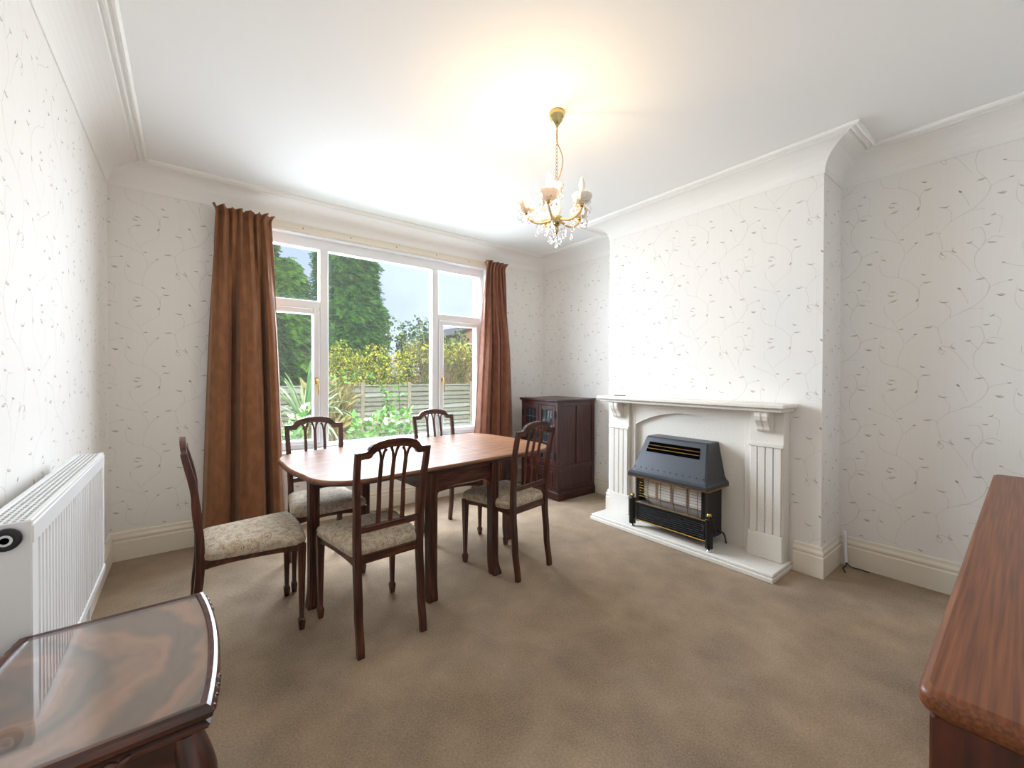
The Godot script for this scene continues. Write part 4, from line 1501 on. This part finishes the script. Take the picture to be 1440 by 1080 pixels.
func dining_table() -> void:
	var t := thing("dining_table", "mahogany drop-leaf dining table with both leaves raised", "table", Vector3(1.738, 0, 1.292), 0.075)
	var h := 0.772
	var st := S()
	loft(st, [table_ring(h - 0.026, 0.016), table_ring(h - 0.020, 0.006), table_ring(h - 0.012, 0.0), table_ring(h - 0.006, 0.002), table_ring(h - 0.002, 0.007), table_ring(h, 0.011)], 1)
	var top := part(t, "tabletop", st, M.table_top)
	st = S()
	var r0 := table_ring(h - 0.028, 0.004)
	loft(st, [table_ring(h - 0.030, 0.012), table_ring(h - 0.022, -0.002), table_ring(h - 0.014, -0.003), table_ring(h - 0.010, 0.004)], 1)
	part(top, "edge_moulding", st, M.mah_h)
	for x in [-0.262, 0.262]:
		st = S()
		span(st, Vector3(x - 0.001, h - 0.001, -0.505), Vector3(x + 0.001, h + 0.0004, 0.505), 0)
		part(top, "leaf_joint", st, M.iron)
	# fixed centre frame: four legs and aprons
	var lx := 0.232
	var lz := 0.468
	var top_y := h - 0.03
	for q in [[-1, 1], [1, 1], [-1, -1], [1, -1]]:
		table_leg(t, q[0] * lx, q[1] * lz, 0.027, top_y, Vector2(q[0] * 0.010, q[1] * 0.014))
	for s in [-1.0, 1.0]:
		st = S()
		# long apron with bracketed corners
		var y0 := top_y - 0.105
		var ap := PackedVector2Array([Vector2(-lx, top_y), Vector2(-lx, y0 - 0.055), Vector2(-lx + 0.03, y0 - 0.045), Vector2(-lx + 0.055, y0 - 0.012), Vector2(-lx + 0.085, y0), Vector2(lx - 0.085, y0), Vector2(lx - 0.055, y0 - 0.012), Vector2(lx - 0.03, y0 - 0.045), Vector2(lx, y0 - 0.055), Vector2(lx, top_y)])
		prism(st, ap, Transform3D(Basis.IDENTITY, Vector3(0, 0, s * lz - 0.010)), 0.02)
		part(t, "apron", st, M.mah_h)
		st = S()
		span(st, Vector3(s * lx - 0.011, top_y - 0.125, -lz), Vector3(s * lx + 0.011, top_y, lz), 0.002)
		part(t, "side_apron", st, M.mah_h)
	# gate legs swung out under the leaves
	for q in [[-0.762, 0.090, -0.245], [0.690, 0.090, 0.245]]:
		table_leg(t, q[0], q[1], 0.026, top_y, Vector2(signf(q[0]) * 0.010, 0.010))
		st = S()
		span(st, Vector3(q[0], top_y - 0.085, q[1] - 0.012), Vector3(q[2], top_y, q[1] + 0.012), 0.002)
		part(t, "gate_arm", st, M.mah_h)

# ------------------------------------------------------------------ chairs
func lean(y: float) -> float:
	# z of the back posts against height
	return prof_at([[0.0, -0.238], [0.2, -0.212], [0.42, -0.195], [0.52, -0.195], [0.72, -0.212], [1.01, -0.258]], y)

func make_chair(label: String) -> Node3D:
	var t := thing("dining_chair", label, "chair", Vector3.ZERO, 0.0, "dining chairs around the table")
	var st: SurfaceTool
	# front legs, tapered to spade feet
	for s in [-1.0, 1.0]:
		st = S()
		var rings := []
		for q in [[0.0, 0.010], [0.004, 0.0125], [0.045, 0.0165], [0.056, 0.0150], [0.062, 0.0105], [0.25, 0.0145], [0.405, 0.0185], [0.445, 0.0185]]:
			rings.append(rring(Vector3(s * 0.203, q[0], 0.218), Vector3.RIGHT, Vector3.BACK, q[1], q[1], 0.0015))
		loft(st, rings, 0)
		part(t, "leg", st, M.mah_v)
	# rear legs rising into the back posts
	for s in [-1.0, 1.0]:
		var p := PackedVector3Array()
		var w := []
		var h := []
		for k in 25:
			var y := 0.944 * k / 24.0
			p.append(Vector3(s * (0.160 + 0.016 * smoothstep(0.45, 0.95, y)), y, lean(y)))
			w.append(0.033 - 0.006 * smoothstep(0.4, 0.94, y))
			h.append(0.036 - 0.010 * absf(y - 0.44) / 0.5)
		st = S()
		path_bar(st, p, w, h, 0.0025, Vector3.RIGHT)
		part(t, "back_post", st, M.mah_v)
	# seat rails; the front and side rails are cut to a serpentine underside
	var rail := func(a: Vector3, b: Vector3, y0: float, drop: float) -> void:
		var len := a.distance_to(b)
		var poly := PackedVector2Array([Vector2(0, 0.452)])
		for k in 13:
			var u := k / 12.0
			poly.append(Vector2(len * u, y0 - drop * pow(absf(2 * u - 1), 2.5)))
		poly.append(Vector2(len, 0.452))
		var dx := (b - a).normalized()
		var r := S()
		prism(r, poly, Transform3D(Basis(dx, Vector3.UP, dx.cross(Vector3.UP)), a - dx.cross(Vector3.UP) * 0.011), 0.022)
		part(t, "seat_rail", r, M.mah_h)
	rail.call(Vector3(-0.195, 0, 0.219), Vector3(0.195, 0, 0.219), 0.418, 0.020)
	rail.call(Vector3(-0.162, 0, -0.185), Vector3(-0.203, 0, 0.215), 0.418, 0.014)
	rail.call(Vector3(0.162, 0, -0.185), Vector3(0.203, 0, 0.215), 0.418, 0.014)
	rail.call(Vector3(-0.155, 0, -0.193), Vector3(0.155, 0, -0.193), 0.412, 0.0)
	# stuffed seat
	st = S()
	var rings := []
	for q in [[0.440, 0.000], [0.452, -0.006], [0.470, -0.008], [0.486, -0.003], [0.498, 0.012], [0.506, 0.036], [0.511, 0.075], [0.513, 0.12]]:
		rings.append(seat_ring(q[0], q[1]))
	loft(st, rings, 1)
	part(t, "seat", st, M.tapestry, "floral tapestry seat")
	# crest rail with a humped middle
	var tp := [Vector2(-0.188, 0.945), Vector2(-0.142, 0.947), Vector2(-0.133, 0.952), Vector2(-0.124, 0.966), Vector2(-0.108, 0.980), Vector2(-0.08, 0.990), Vector2(-0.04, 0.997), Vector2(0, 0.999)]
	var bt := [Vector2(-0.188, 0.912), Vector2(-0.124, 0.913), Vector2(-0.115, 0.918), Vector2(-0.107, 0.931), Vector2(-0.092, 0.943), Vector2(-0.07, 0.951), Vector2(-0.035, 0.957), Vector2(0, 0.959)]
	var outline := []
	for p in tp: outline.append(p)
	for k in range(tp.size() - 2, -1, -1): outline.append(Vector2(-tp[k].x, tp[k].y))
	for p in bt: outline.append(Vector2(-p.x, p.y))
	for k in range(bt.size() - 2, -1, -1): outline.append(bt[k])
	var f0 := PackedVector3Array()
	var f1 := PackedVector3Array()
	for p in outline:
		f0.append(Vector3(p.x, p.y, lean(p.y) - 0.011))
		f1.append(Vector3(p.x, p.y, lean(p.y) + 0.011))
	st = S()
	loft(st, [f0, f1], 2)
	part(t, "crest_rail", st, M.mah_h)
	st = S()
	bar(st, Vector3(-0.158, 0.572, lean(0.572)), Vector3(0.158, 0.572, lean(0.572)), 0.022, 0.030, 0.003)
	part(t, "back_rail", st, M.mah_h)
	for x in [-0.062, 0.0, 0.062]:
		st = S()
		var p := PackedVector3Array()
		var w := []
		for k in 9:
			var y := lerpf(0.582, 0.905, k / 8.0)
			p.append(Vector3(x, y, lean(y)))
			w.append(0.020 - 0.003 * k / 8.0)
		path_bar(st, p, w, [0.012, 0.012, 0.012, 0.012, 0.012, 0.012, 0.012, 0.012, 0.012], 0.0015, Vector3.RIGHT)
		var ytop: float = 0.968 - 9.5 * x * x * 0.35
		for s in [-1.0, 1.0]:
			var c := curve(PackedVector3Array([Vector3(x + s * 0.002, 0.890, lean(0.890)), Vector3(x + s * 0.006, 0.915, lean(0.915)), Vector3(x + s * 0.010, 0.935, lean(0.935)), Vector3(x + s * 0.020, ytop - 0.004, lean(0.955))]), 8)
			path_bar(st, c, [0.011, 0.010, 0.010, 0.010, 0.010, 0.010, 0.011, 0.013, 0.016], [0.011, 0.011, 0.011, 0.011, 0.011, 0.011, 0.011, 0.011, 0.011], 0.001, Vector3.RIGHT)
		part(t, "splat", st, M.mah_v)
	return t

func seat_ring(y: float, inset: float) -> PackedVector3Array:
	var out := PackedVector3Array()
	var front := 0.218 - inset
	var rear := 0.172 - inset
	var zf := 0.232 - inset
	var zr := -0.186 + inset
	var r := 0.035
	var cs := [Vector2(front, zf), Vector2(-front, zf), Vector2(-rear, zr), Vector2(rear, zr)]
	for q in 4:
		var c: Vector2 = cs[q]
		var prv: Vector2 = cs[(q + 3) % 4]
		var nxt: Vector2 = cs[(q + 1) % 4]
		var a := c + (prv - c).normalized() * r
		var b := c + (nxt - c).normalized() * r
		for k in 6:
			var u := k / 5.0
			var p := a.lerp(c, u).lerp(c.lerp(b, u), u)
			out.append(Vector3(p.x, y, p.y))
		# bowed front
		for k in range(1, 5):
			var u := k / 5.0
			var nb := nxt + (c - nxt).normalized() * r
			var p := b.lerp(nb, u)
			if q == 0: p.y += 0.010 * sin(u * PI)
			out.append(Vector3(p.x, y, p.y))
	return out

func chairs() -> void:
	# turn: local +z is the front of the seat
	var c := make_chair("mahogany dining chair with its back to the room, beside the chair at the table end")
	c.position = Vector3(1.200, 0, 1.795)
	c.rotation.y = PI + 0.05
	copy(c, Vector3(2.185, 0, 1.672), PI + 0.16, "mahogany dining chair with its back to the room, between table and gas fire")
	copy(c, Vector3(0.668, 0, 1.432), PI / 2, "mahogany dining chair at the rounded table end beside the radiator")
	copy(c, Vector3(1.140, 0, 0.990), -0.03, "mahogany dining chair tucked in on the window side in front of the spiky garden plant")
	copy(c, Vector3(2.120, 0, 0.900), -0.06, "mahogany dining chair on the window side nearest the dark glazed cabinet")

# ------------------------------------------------------------------ side table with glass top
func side_ring(y: float, g: float) -> PackedVector3Array:
	# straight long sides, bowed ends; g grows the outline
	var out := PackedVector3Array()
	var hx := 0.146 + g
	var hz := 0.228 + g
	for s in [1.0, -1.0]:
		for k in 13:
			var u := k / 12.0 * 2.0 - 1.0
			out.append(Vector3(s * (hx + 0.020 * (1.0 - u * u)), y, -s * u * hz))
	return out

func side_table() -> void:
	var h := 0.705
	var t := thing("side_table", "small carved mahogany side table with a glass top", "side table", Vector3(0.296, 0, 2.790))
	var st := S()
	loft(st, [side_ring(h - 0.050, 0.004), side_ring(h - 0.044, 0.016), side_ring(h - 0.036, 0.019), side_ring(h - 0.030, 0.012), side_ring(h - 0.022, 0.022), side_ring(h - 0.012, 0.025), side_ring(h - 0.003, 0.020), side_ring(h, 0.014), side_ring(h - 0.001, 0.006), side_ring(h - 0.007, 0.004)], 2)
	part(t, "moulded_rim", st, M.mah_h)
	# veneered field
	st = S()
	var ring := side_ring(h - 0.006, 0.005)
	for i in ring.size():
		var j := (i + 1) % ring.size()
		for v in [Vector3(0, h - 0.006, 0), ring[i], ring[j]]:
			st.set_smooth_group(-1)
			st.set_uv(Vector2(v.x / 0.38 + 0.5, v.z / 0.5 + 0.5))
			st.add_vertex(v)
	part(t, "veneered_top", st, M.flame, "flame-figured veneer")
	st = S()
	loft(st, [side_ring(h - 0.005, 0.003), side_ring(h - 0.001, 0.003)], 2)
	part(t, "glass_sheet", st, M.table_glass, "clear glass sheet")
	# carved leaves on the rim, at the corners and along the front
	for s in [-1.0, 1.0]:
		for q in [[0.0, 1.0], [0.0, -1.0]]:
			for k in 7:
				var u: float = q[1] * (0.62 + 0.06 * k)
				st = S()
				var x: float = s * (0.146 + 0.020 * (1.0 - u * u) + 0.022)
				var c := Vector3(x, h - 0.016, u * 0.24)
				lathe(st, [[0.0, -0.011], [0.005, -0.007], [0.0068, 0.0], [0.005, 0.007], [0.0, 0.011]], c, 8, Vector3(s * 0.3, 0.75, 0.6 * q[1] * (1 if k % 2 == 0 else -1)).normalized())
				part(t, "carved_leaf", st, M.mah_h)
	for k in 9:
		for s in [-1.0, 1.0]:
			st = S()
			lathe(st, [[0.0, -0.012], [0.005, -0.008], [0.0065, 0.0], [0.005, 0.008], [0.0, 0.012]], Vector3(lerpf(-0.05, 0.05, k / 8.0), h - 0.040, s * 0.246), 8, Vector3(1.0 if k % 2 == 0 else -0.8, 0.5, 0).normalized())
			part(t, "carved_leaf", st, M.mah_h)
	# apron with a shaped lower edge
	var ay := h - 0.05
	for s in [-1.0, 1.0]:
		st = S()
		prism(st, PackedVector2Array([Vector2(-0.135, ay), Vector2(-0.135, ay - 0.085), Vector2(-0.10, ay - 0.080), Vector2(-0.075, ay - 0.062), Vector2(-0.03, ay - 0.066), Vector2(0, ay - 0.078), Vector2(0.03, ay - 0.066), Vector2(0.075, ay - 0.062), Vector2(0.10, ay - 0.080), Vector2(0.135, ay - 0.085), Vector2(0.135, ay)]), Transform3D(Basis.IDENTITY, Vector3(0, 0, s * 0.218 - 0.009)), 0.018)
		part(t, "apron", st, M.mah_h)
		st = S()
		span(st, Vector3(s * 0.142 - 0.009, ay - 0.07, -0.205), Vector3(s * 0.142 + 0.009, ay, 0.205), 0.002)
		part(t, "apron", st, M.mah_h)
	# cabriole legs
	for q in [[-1, -1], [1, -1], [-1, 1], [1, 1]]:
		var d := Vector3(q[0], 0, q[1]).normalized()
		var o := Vector3(q[0] * 0.130, 0, q[1] * 0.208)
		var c := curve(PackedVector3Array([o + Vector3(0, ay - 0.005, 0), o + d * 0.020 + Vector3(0, ay - 0.06, 0), o + d * 0.028 + Vector3(0, ay - 0.12, 0), o + d * 0.010 + Vector3(0, ay * 0.55, 0), o - d * 0.002 + Vector3(0, 0.12, 0), o + d * 0.018 + Vector3(0, 0.03, 0), o + d * 0.028 + Vector3(0, 0.004, 0)]), 24)
		var rings := []
		for i in c.size():
			var u := i / 24.0
			var r := prof_at([[0.0, 0.024], [0.2, 0.029], [0.35, 0.026], [0.7, 0.014], [0.85, 0.013], [0.95, 0.020], [1.0, 0.018]], u)
			var ring2 := PackedVector3Array()
			for k in 12:
				var a := TAU * k / 12
				ring2.append(c[i] + Vector3(cos(a), 0, sin(a)) * r)
			rings.append(ring2)
		st = S()
		loft(st, rings, 1)
		part(t, "cabriole_leg", st, M.mah_v)

# ------------------------------------------------------------------ sideboard
func sideboard() -> void:
	var t := thing("sideboard", "long teak sideboard with a rounded top edge", "sideboard", Vector3(1.268, 0, 3.848), 0.0147)
	var L := 2.11
	var D := 0.46
	var h := 0.85
	var st := S()
	var rr := func(y: float, g: float) -> PackedVector3Array:
		var out := PackedVector3Array()
		var r := 0.022
		for q in [[L - r - g, D - r - g, 0.0], [r + g, D - r - g, 1.0], [r + g, r + g, 2.0], [L - r - g, r + g, 3.0]]:
			for k in 6:
				var a: float = (q[2] + k / 5.0) * PI / 2
				out.append(Vector3(q[0] + cos(a) * r, y, q[1] + sin(a) * r))
		return out
	loft(st, [rr.call(h - 0.040, 0.010), rr.call(h - 0.034, 0.003), rr.call(h - 0.026, 0.0), rr.call(h - 0.010, 0.0), rr.call(h - 0.004, 0.003), rr.call(h, 0.010)], 1)
	part(t, "top", st, M.teak)
	st = S()
	span(st, Vector3(0.03, 0.17, 0.03), Vector3(L - 0.03, h - 0.055, D - 0.01), 0.003)
	part(t, "carcass", st, M.teak_dark)
	st = S()
	span(st, Vector3(0.014, 0.16, 0.012), Vector3(0.034, h - 0.040, D - 0.01), 0.003)
	part(t, "end_panel", st, M.teak_dark)
	st = S()
	span(st, Vector3(L - 0.034, 0.16, 0.012), Vector3(L - 0.014, h - 0.040, D - 0.01), 0.003)
	part(t, "end_panel", st, M.teak_dark)
	st = S()
	span(st, Vector3(0.034, h - 0.058, 0.014), Vector3(L - 0.034, h - 0.040, D - 0.01), 0.002)
	part(t, "top_rail", st, M.teak_dark)
	for q in [[0.04, 0.72], [1.39, 2.07]]:
		st = S()
		span(st, Vector3(q[0], 0.18, 0.010), Vector3(q[1], h - 0.062, 0.032), 0.003)
		var door := part(t, "door", st, M.teak)
		st = S()
		var hx: float = q[1] - 0.05 if q[0] < 1.0 else q[0] + 0.05
		span(st, Vector3(hx - 0.011, 0.42, -0.008), Vector3(hx + 0.011, 0.60, 0.012), 0.006)
		part(door, "handle", st, M.teak_dark)
	for k in 3:
		var y0 := 0.18 + k * 0.204
		st = S()
		span(st, Vector3(0.73, y0, 0.010), Vector3(1.38, y0 + 0.198, 0.032), 0.003)
		var dr := part(t, "drawer", st, M.teak)
		st = S()
		span(st, Vector3(0.96, y0 + 0.09, -0.008), Vector3(1.15, y0 + 0.11, 0.012), 0.006)
		part(dr, "handle", st, M.teak_dark)
	for q in [[0.12, 0.07], [L - 0.12, 0.07], [0.12, D - 0.07], [L - 0.12, D - 0.07]]:
		st = S()
		lathe(st, [[0.0, 0.0], [0.013, 0.0], [0.022, 0.17], [0.0, 0.17]], Vector3(q[0], 0, q[1]), 16)
		part(t, "leg", st, M.teak_dark)

# ------------------------------------------------------------------ chandelier
func drop_mesh(l: float, r: float) -> ArrayMesh:
	var st := S()
	lathe(st, [[0.0008, l], [r * 0.45, l * 0.72], [r * 0.95, l * 0.34], [r, l * 0.22], [r * 0.6, l * 0.06], [0.0008, 0.0]], Vector3.ZERO, 8, Vector3.UP, 2)
	st.generate_normals()
	return st.commit()

func chandelier() -> void:
	var cx := 2.044
	var cz := 2.288
	var t := thing("chandelier", "small five-arm crystal and brass chandelier hanging from the ceiling", "chandelier", Vector3(cx, H, cz))
	var st := S()
	lathe(st, [[0.0, 0.0], [0.042, 0.0], [0.044, -0.006], [0.043, -0.022], [0.036, -0.036], [0.031, -0.042], [0.031, -0.047], [0.024, -0.055], [0.016, -0.068], [0.008, -0.075], [0.006, -0.084], [0.0, -0.085]], Vector3.ZERO, 28)
	part(t, "ceiling_rose", st, M.brass)
	# chain of links and the slack cord beside it
	for k in 15:
		st = S()
		var y := -0.092 - k * 0.0195
		var a := (k % 2) * PI / 2
		var p := PackedVector3Array()
		for i in 13:
			var an := TAU * i / 12.0
			p.append(Vector3(cos(a) * cos(an) * 0.0055, y + sin(an) * 0.0125, sin(a) * cos(an) * 0.0055))
		tube(st, p, 0.0014, 5)
		part(t, "chain_link", st, M.brass)
	st = S()
	tube(st, curve(PackedVector3Array([Vector3(0.003, -0.08, 0.0), Vector3(0.004, -0.16, 0.0), Vector3(0.022, -0.22, 0.014), Vector3(0.030, -0.27, 0.018), Vector3(0.020, -0.33, 0.012), Vector3(0.004, -0.385, 0.0)]), 24), 0.0026, 7)
	part(t, "cord", st, M.cord)
	# glass baluster stem with a cup at its head, brass boss and finial
	st = S()
	lathe(st, [[0.0, -0.385], [0.010, -0.388], [0.034, -0.392], [0.040, -0.400], [0.036, -0.416], [0.020, -0.432], [0.010, -0.440], [0.0, -0.442]], Vector3.ZERO, 24)
	part(t, "head_cup", st, M.milk)
	st = S()
	lathe(st, [[0.0, -0.440], [0.010, -0.442], [0.013, -0.452], [0.010, -0.466], [0.014, -0.480], [0.022, -0.508], [0.027, -0.530], [0.024, -0.550], [0.013, -0.566], [0.012, -0.580], [0.0, -0.582]], Vector3.ZERO, 24)
	part(t, "stem", st, M.milk)
	st = S()
	lathe(st, [[0.0, -0.576], [0.030, -0.578], [0.034, -0.588], [0.030, -0.604], [0.020, -0.622], [0.010, -0.632], [0.008, -0.640], [0.014, -0.648], [0.013, -0.656], [0.006, -0.664], [0.004, -0.672], [0.0, -0.674]], Vector3.ZERO, 24)
	part(t, "boss", st, M.brass)
	var R := 0.165
	var dm := drop_mesh(0.038, 0.0095)
	var bead := drop_mesh(0.014, 0.007)
	# bearings of the arms measured in the picture: 0 = to the picture's right, 90 = towards the camera
	var yaw := deg_to_rad(37.9731)
	var right := Vector3(cos(yaw), 0, sin(yaw))
	var near := Vector3(-sin(yaw), 0, cos(yaw))
	var bearings := [180.0, 110.0, 42.0, -32.0, -106.0]
	for i in 5:
		var a := deg_to_rad(bearings[i])
		var d := right * cos(a) + near * sin(a)
		st = S()
		tube(st, curve(PackedVector3Array([Vector3(0, -0.592, 0) + d * 0.02, Vector3(0, -0.606, 0) + d * 0.06, Vector3(0, -0.612, 0) + d * 0.10, Vector3(0, -0.594, 0) + d * 0.145, Vector3(0, -0.560, 0) + d * R]), 18), 0.0070, 10)
		var arm := part(t, "arm", st, M.amber)
		var o := d * R
		st = S()
		lathe(st, [[0.0, -0.566], [0.010, -0.566], [0.014, -0.556], [0.012, -0.548], [0.0, -0.547]], o, 16)
		part(arm, "brass_collar", st, M.gold)
		st = S()
		# scalloped milk-glass dish, hollow
		var rings := []
		for q in [[0.010, -0.551], [0.030, -0.547], [0.043, -0.534], [0.049, -0.516], [0.051, -0.503], [0.048, -0.503], [0.046, -0.516], [0.040, -0.531], [0.028, -0.543], [0.010, -0.547]]:
			var r := PackedVector3Array()
			for k in 40:
				var an := TAU * k / 40.0
				var sc: float = 1.0 + 0.05 * cos(an * 10.0) * smoothstep(0.02, 0.04, q[0])
				r.append(o + Vector3(cos(an) * q[0] * sc, q[1], sin(an) * q[0] * sc))
			rings.append(r)
		loft(st, rings, 1)
		part(arm, "dish", st, M.milk)
		st = S()
		lathe(st, [[0.0, -0.545], [0.0105, -0.545], [0.0105, -0.495], [0.0095, -0.488], [0.0, -0.488]], o, 16)
		part(arm, "candle_tube", st, M.candle if i != 2 else M.gold)
		if i < 3:
			st = S()
			lathe(st, [[0.0, -0.490], [0.009, -0.488], [0.0145, -0.470], [0.0165, -0.455], [0.0145, -0.436], [0.008, -0.418], [0.003, -0.408], [0.0, -0.404]], o, 18)
			var lit := i < 2
			part(arm, "bulb", st, M.bulb if lit else M.bulb_off, "lit candle bulb" if lit else "unlit candle bulb")
			if lit:
				var l := OmniLight3D.new()
				l.name = "bulb_light"
				l.light_energy = 0.11
				l.light_color = Color(1.0, 0.86, 0.66)
				l.light_size = 0.016
				l.omni_range = 12.0
				l.omni_attenuation = 2.0
				l.shadow_enabled = true
				l.position = Vector3(cx, H, cz) + o + Vector3(0, -0.452, 0)
				add_child(l, true)
		# crystal drops under every dish and along the arm
		for k in 7:
			var an := TAU * (k + 0.3) / 7.0
			var q := o + Vector3(cos(an) * 0.043, -0.538, sin(an) * 0.043)
			hang(arm, dm, bead, q, rng.randf_range(0.0, 0.012))
		for u in [0.35, 0.65]:
			hang(arm, dm, bead, d * R * u + Vector3(0, -0.622, 0), 0.01)
	for k in 5:
		var an := TAU * k / 5.0 + 0.3
		hang(t, dm, bead, Vector3(cos(an) * 0.034, -0.418, sin(an) * 0.034), 0.004)
	for k in 6:
		var an := TAU * k / 6.0
		hang(t, dm, bead, Vector3(cos(an) * 0.03, -0.64, sin(an) * 0.03), 0.03 if k % 2 == 0 else 0.015)
	hang(t, dm, bead, Vector3(0, -0.676, 0), 0.02)

func hang(parent: Node, dm: Mesh, bead: Mesh, at: Vector3, more: float) -> void:
	var b := put(parent, "bead", bead, M.crystal)
	b.position = at + Vector3(0, -0.014, 0)
	var d := put(parent, "crystal_drop", dm, M.crystal)
	d.position = at + Vector3(0, -0.054 - more, 0)
	if more > 0.008:
		var st := S()
		tube(st, PackedVector3Array([at + Vector3(0, -0.013, 0), at + Vector3(0, -0.017 - more, 0)]), 0.0007, 4)
		part(parent, "hook_wire", st, M.gold)

# ------------------------------------------------------------------ small things
func small_things() -> void:
	# white conduit in the alcove corner with black cables at its foot
	var t := thing("cable_conduit", "white cable conduit in the corner beside the chimney breast", "conduit", Vector3(WA - 0.045, 0, ZB2 + 0.05))
	var st := S()
	tube(st, curve(PackedVector3Array([Vector3(0.03, 0.225, -0.012), Vector3(0.008, 0.215, -0.006), Vector3(0.004, 0.17, -0.004), Vector3(0.0, 0.09, 0.0), Vector3(-0.006, 0.03, 0.004)]), 16), 0.010, 10)
	part(t, "pipe", st, M.upvc)
	st = S()
	tube(st, curve(PackedVector3Array([Vector3(-0.006, 0.035, 0.004), Vector3(-0.02, 0.012, 0.01), Vector3(-0.05, 0.006, 0.0), Vector3(-0.09, 0.006, 0.015), Vector3(-0.13, 0.006, 0.03)]), 18), 0.004, 8)
	tube(st, curve(PackedVector3Array([Vector3(-0.006, 0.035, 0.006), Vector3(-0.01, 0.01, 0.03), Vector3(0.0, 0.006, 0.08), Vector3(-0.01, 0.006, 0.13)]), 14), 0.0035, 8)
	part(t, "cable", st, M.black, "black cable")

	# little dark key lying on the mantel shelf
	t = thing("old_key", "small dark metal object lying on the mantel shelf", "key", Vector3(3.50, 1.115, 1.60), 0.4)
	st = S()
	tube(st, PackedVector3Array([Vector3(0, 0.004, -0.045), Vector3(0, 0.004, 0.03)]), 0.004, 8)
	var p := PackedVector3Array()
	for i in 13:
		p.append(Vector3(cos(TAU * i / 12) * 0.012, 0.004, 0.042 + sin(TAU * i / 12) * 0.012))
	tube(st, p, 0.0035, 6)
	part(t, "shank", st, M.black)
	st = S()
	box(st, Vector3(0.009, 0.004, -0.037), Vector3(0.014, 0.005, 0.012), 0.001)
	part(t, "bit", st, M.black)
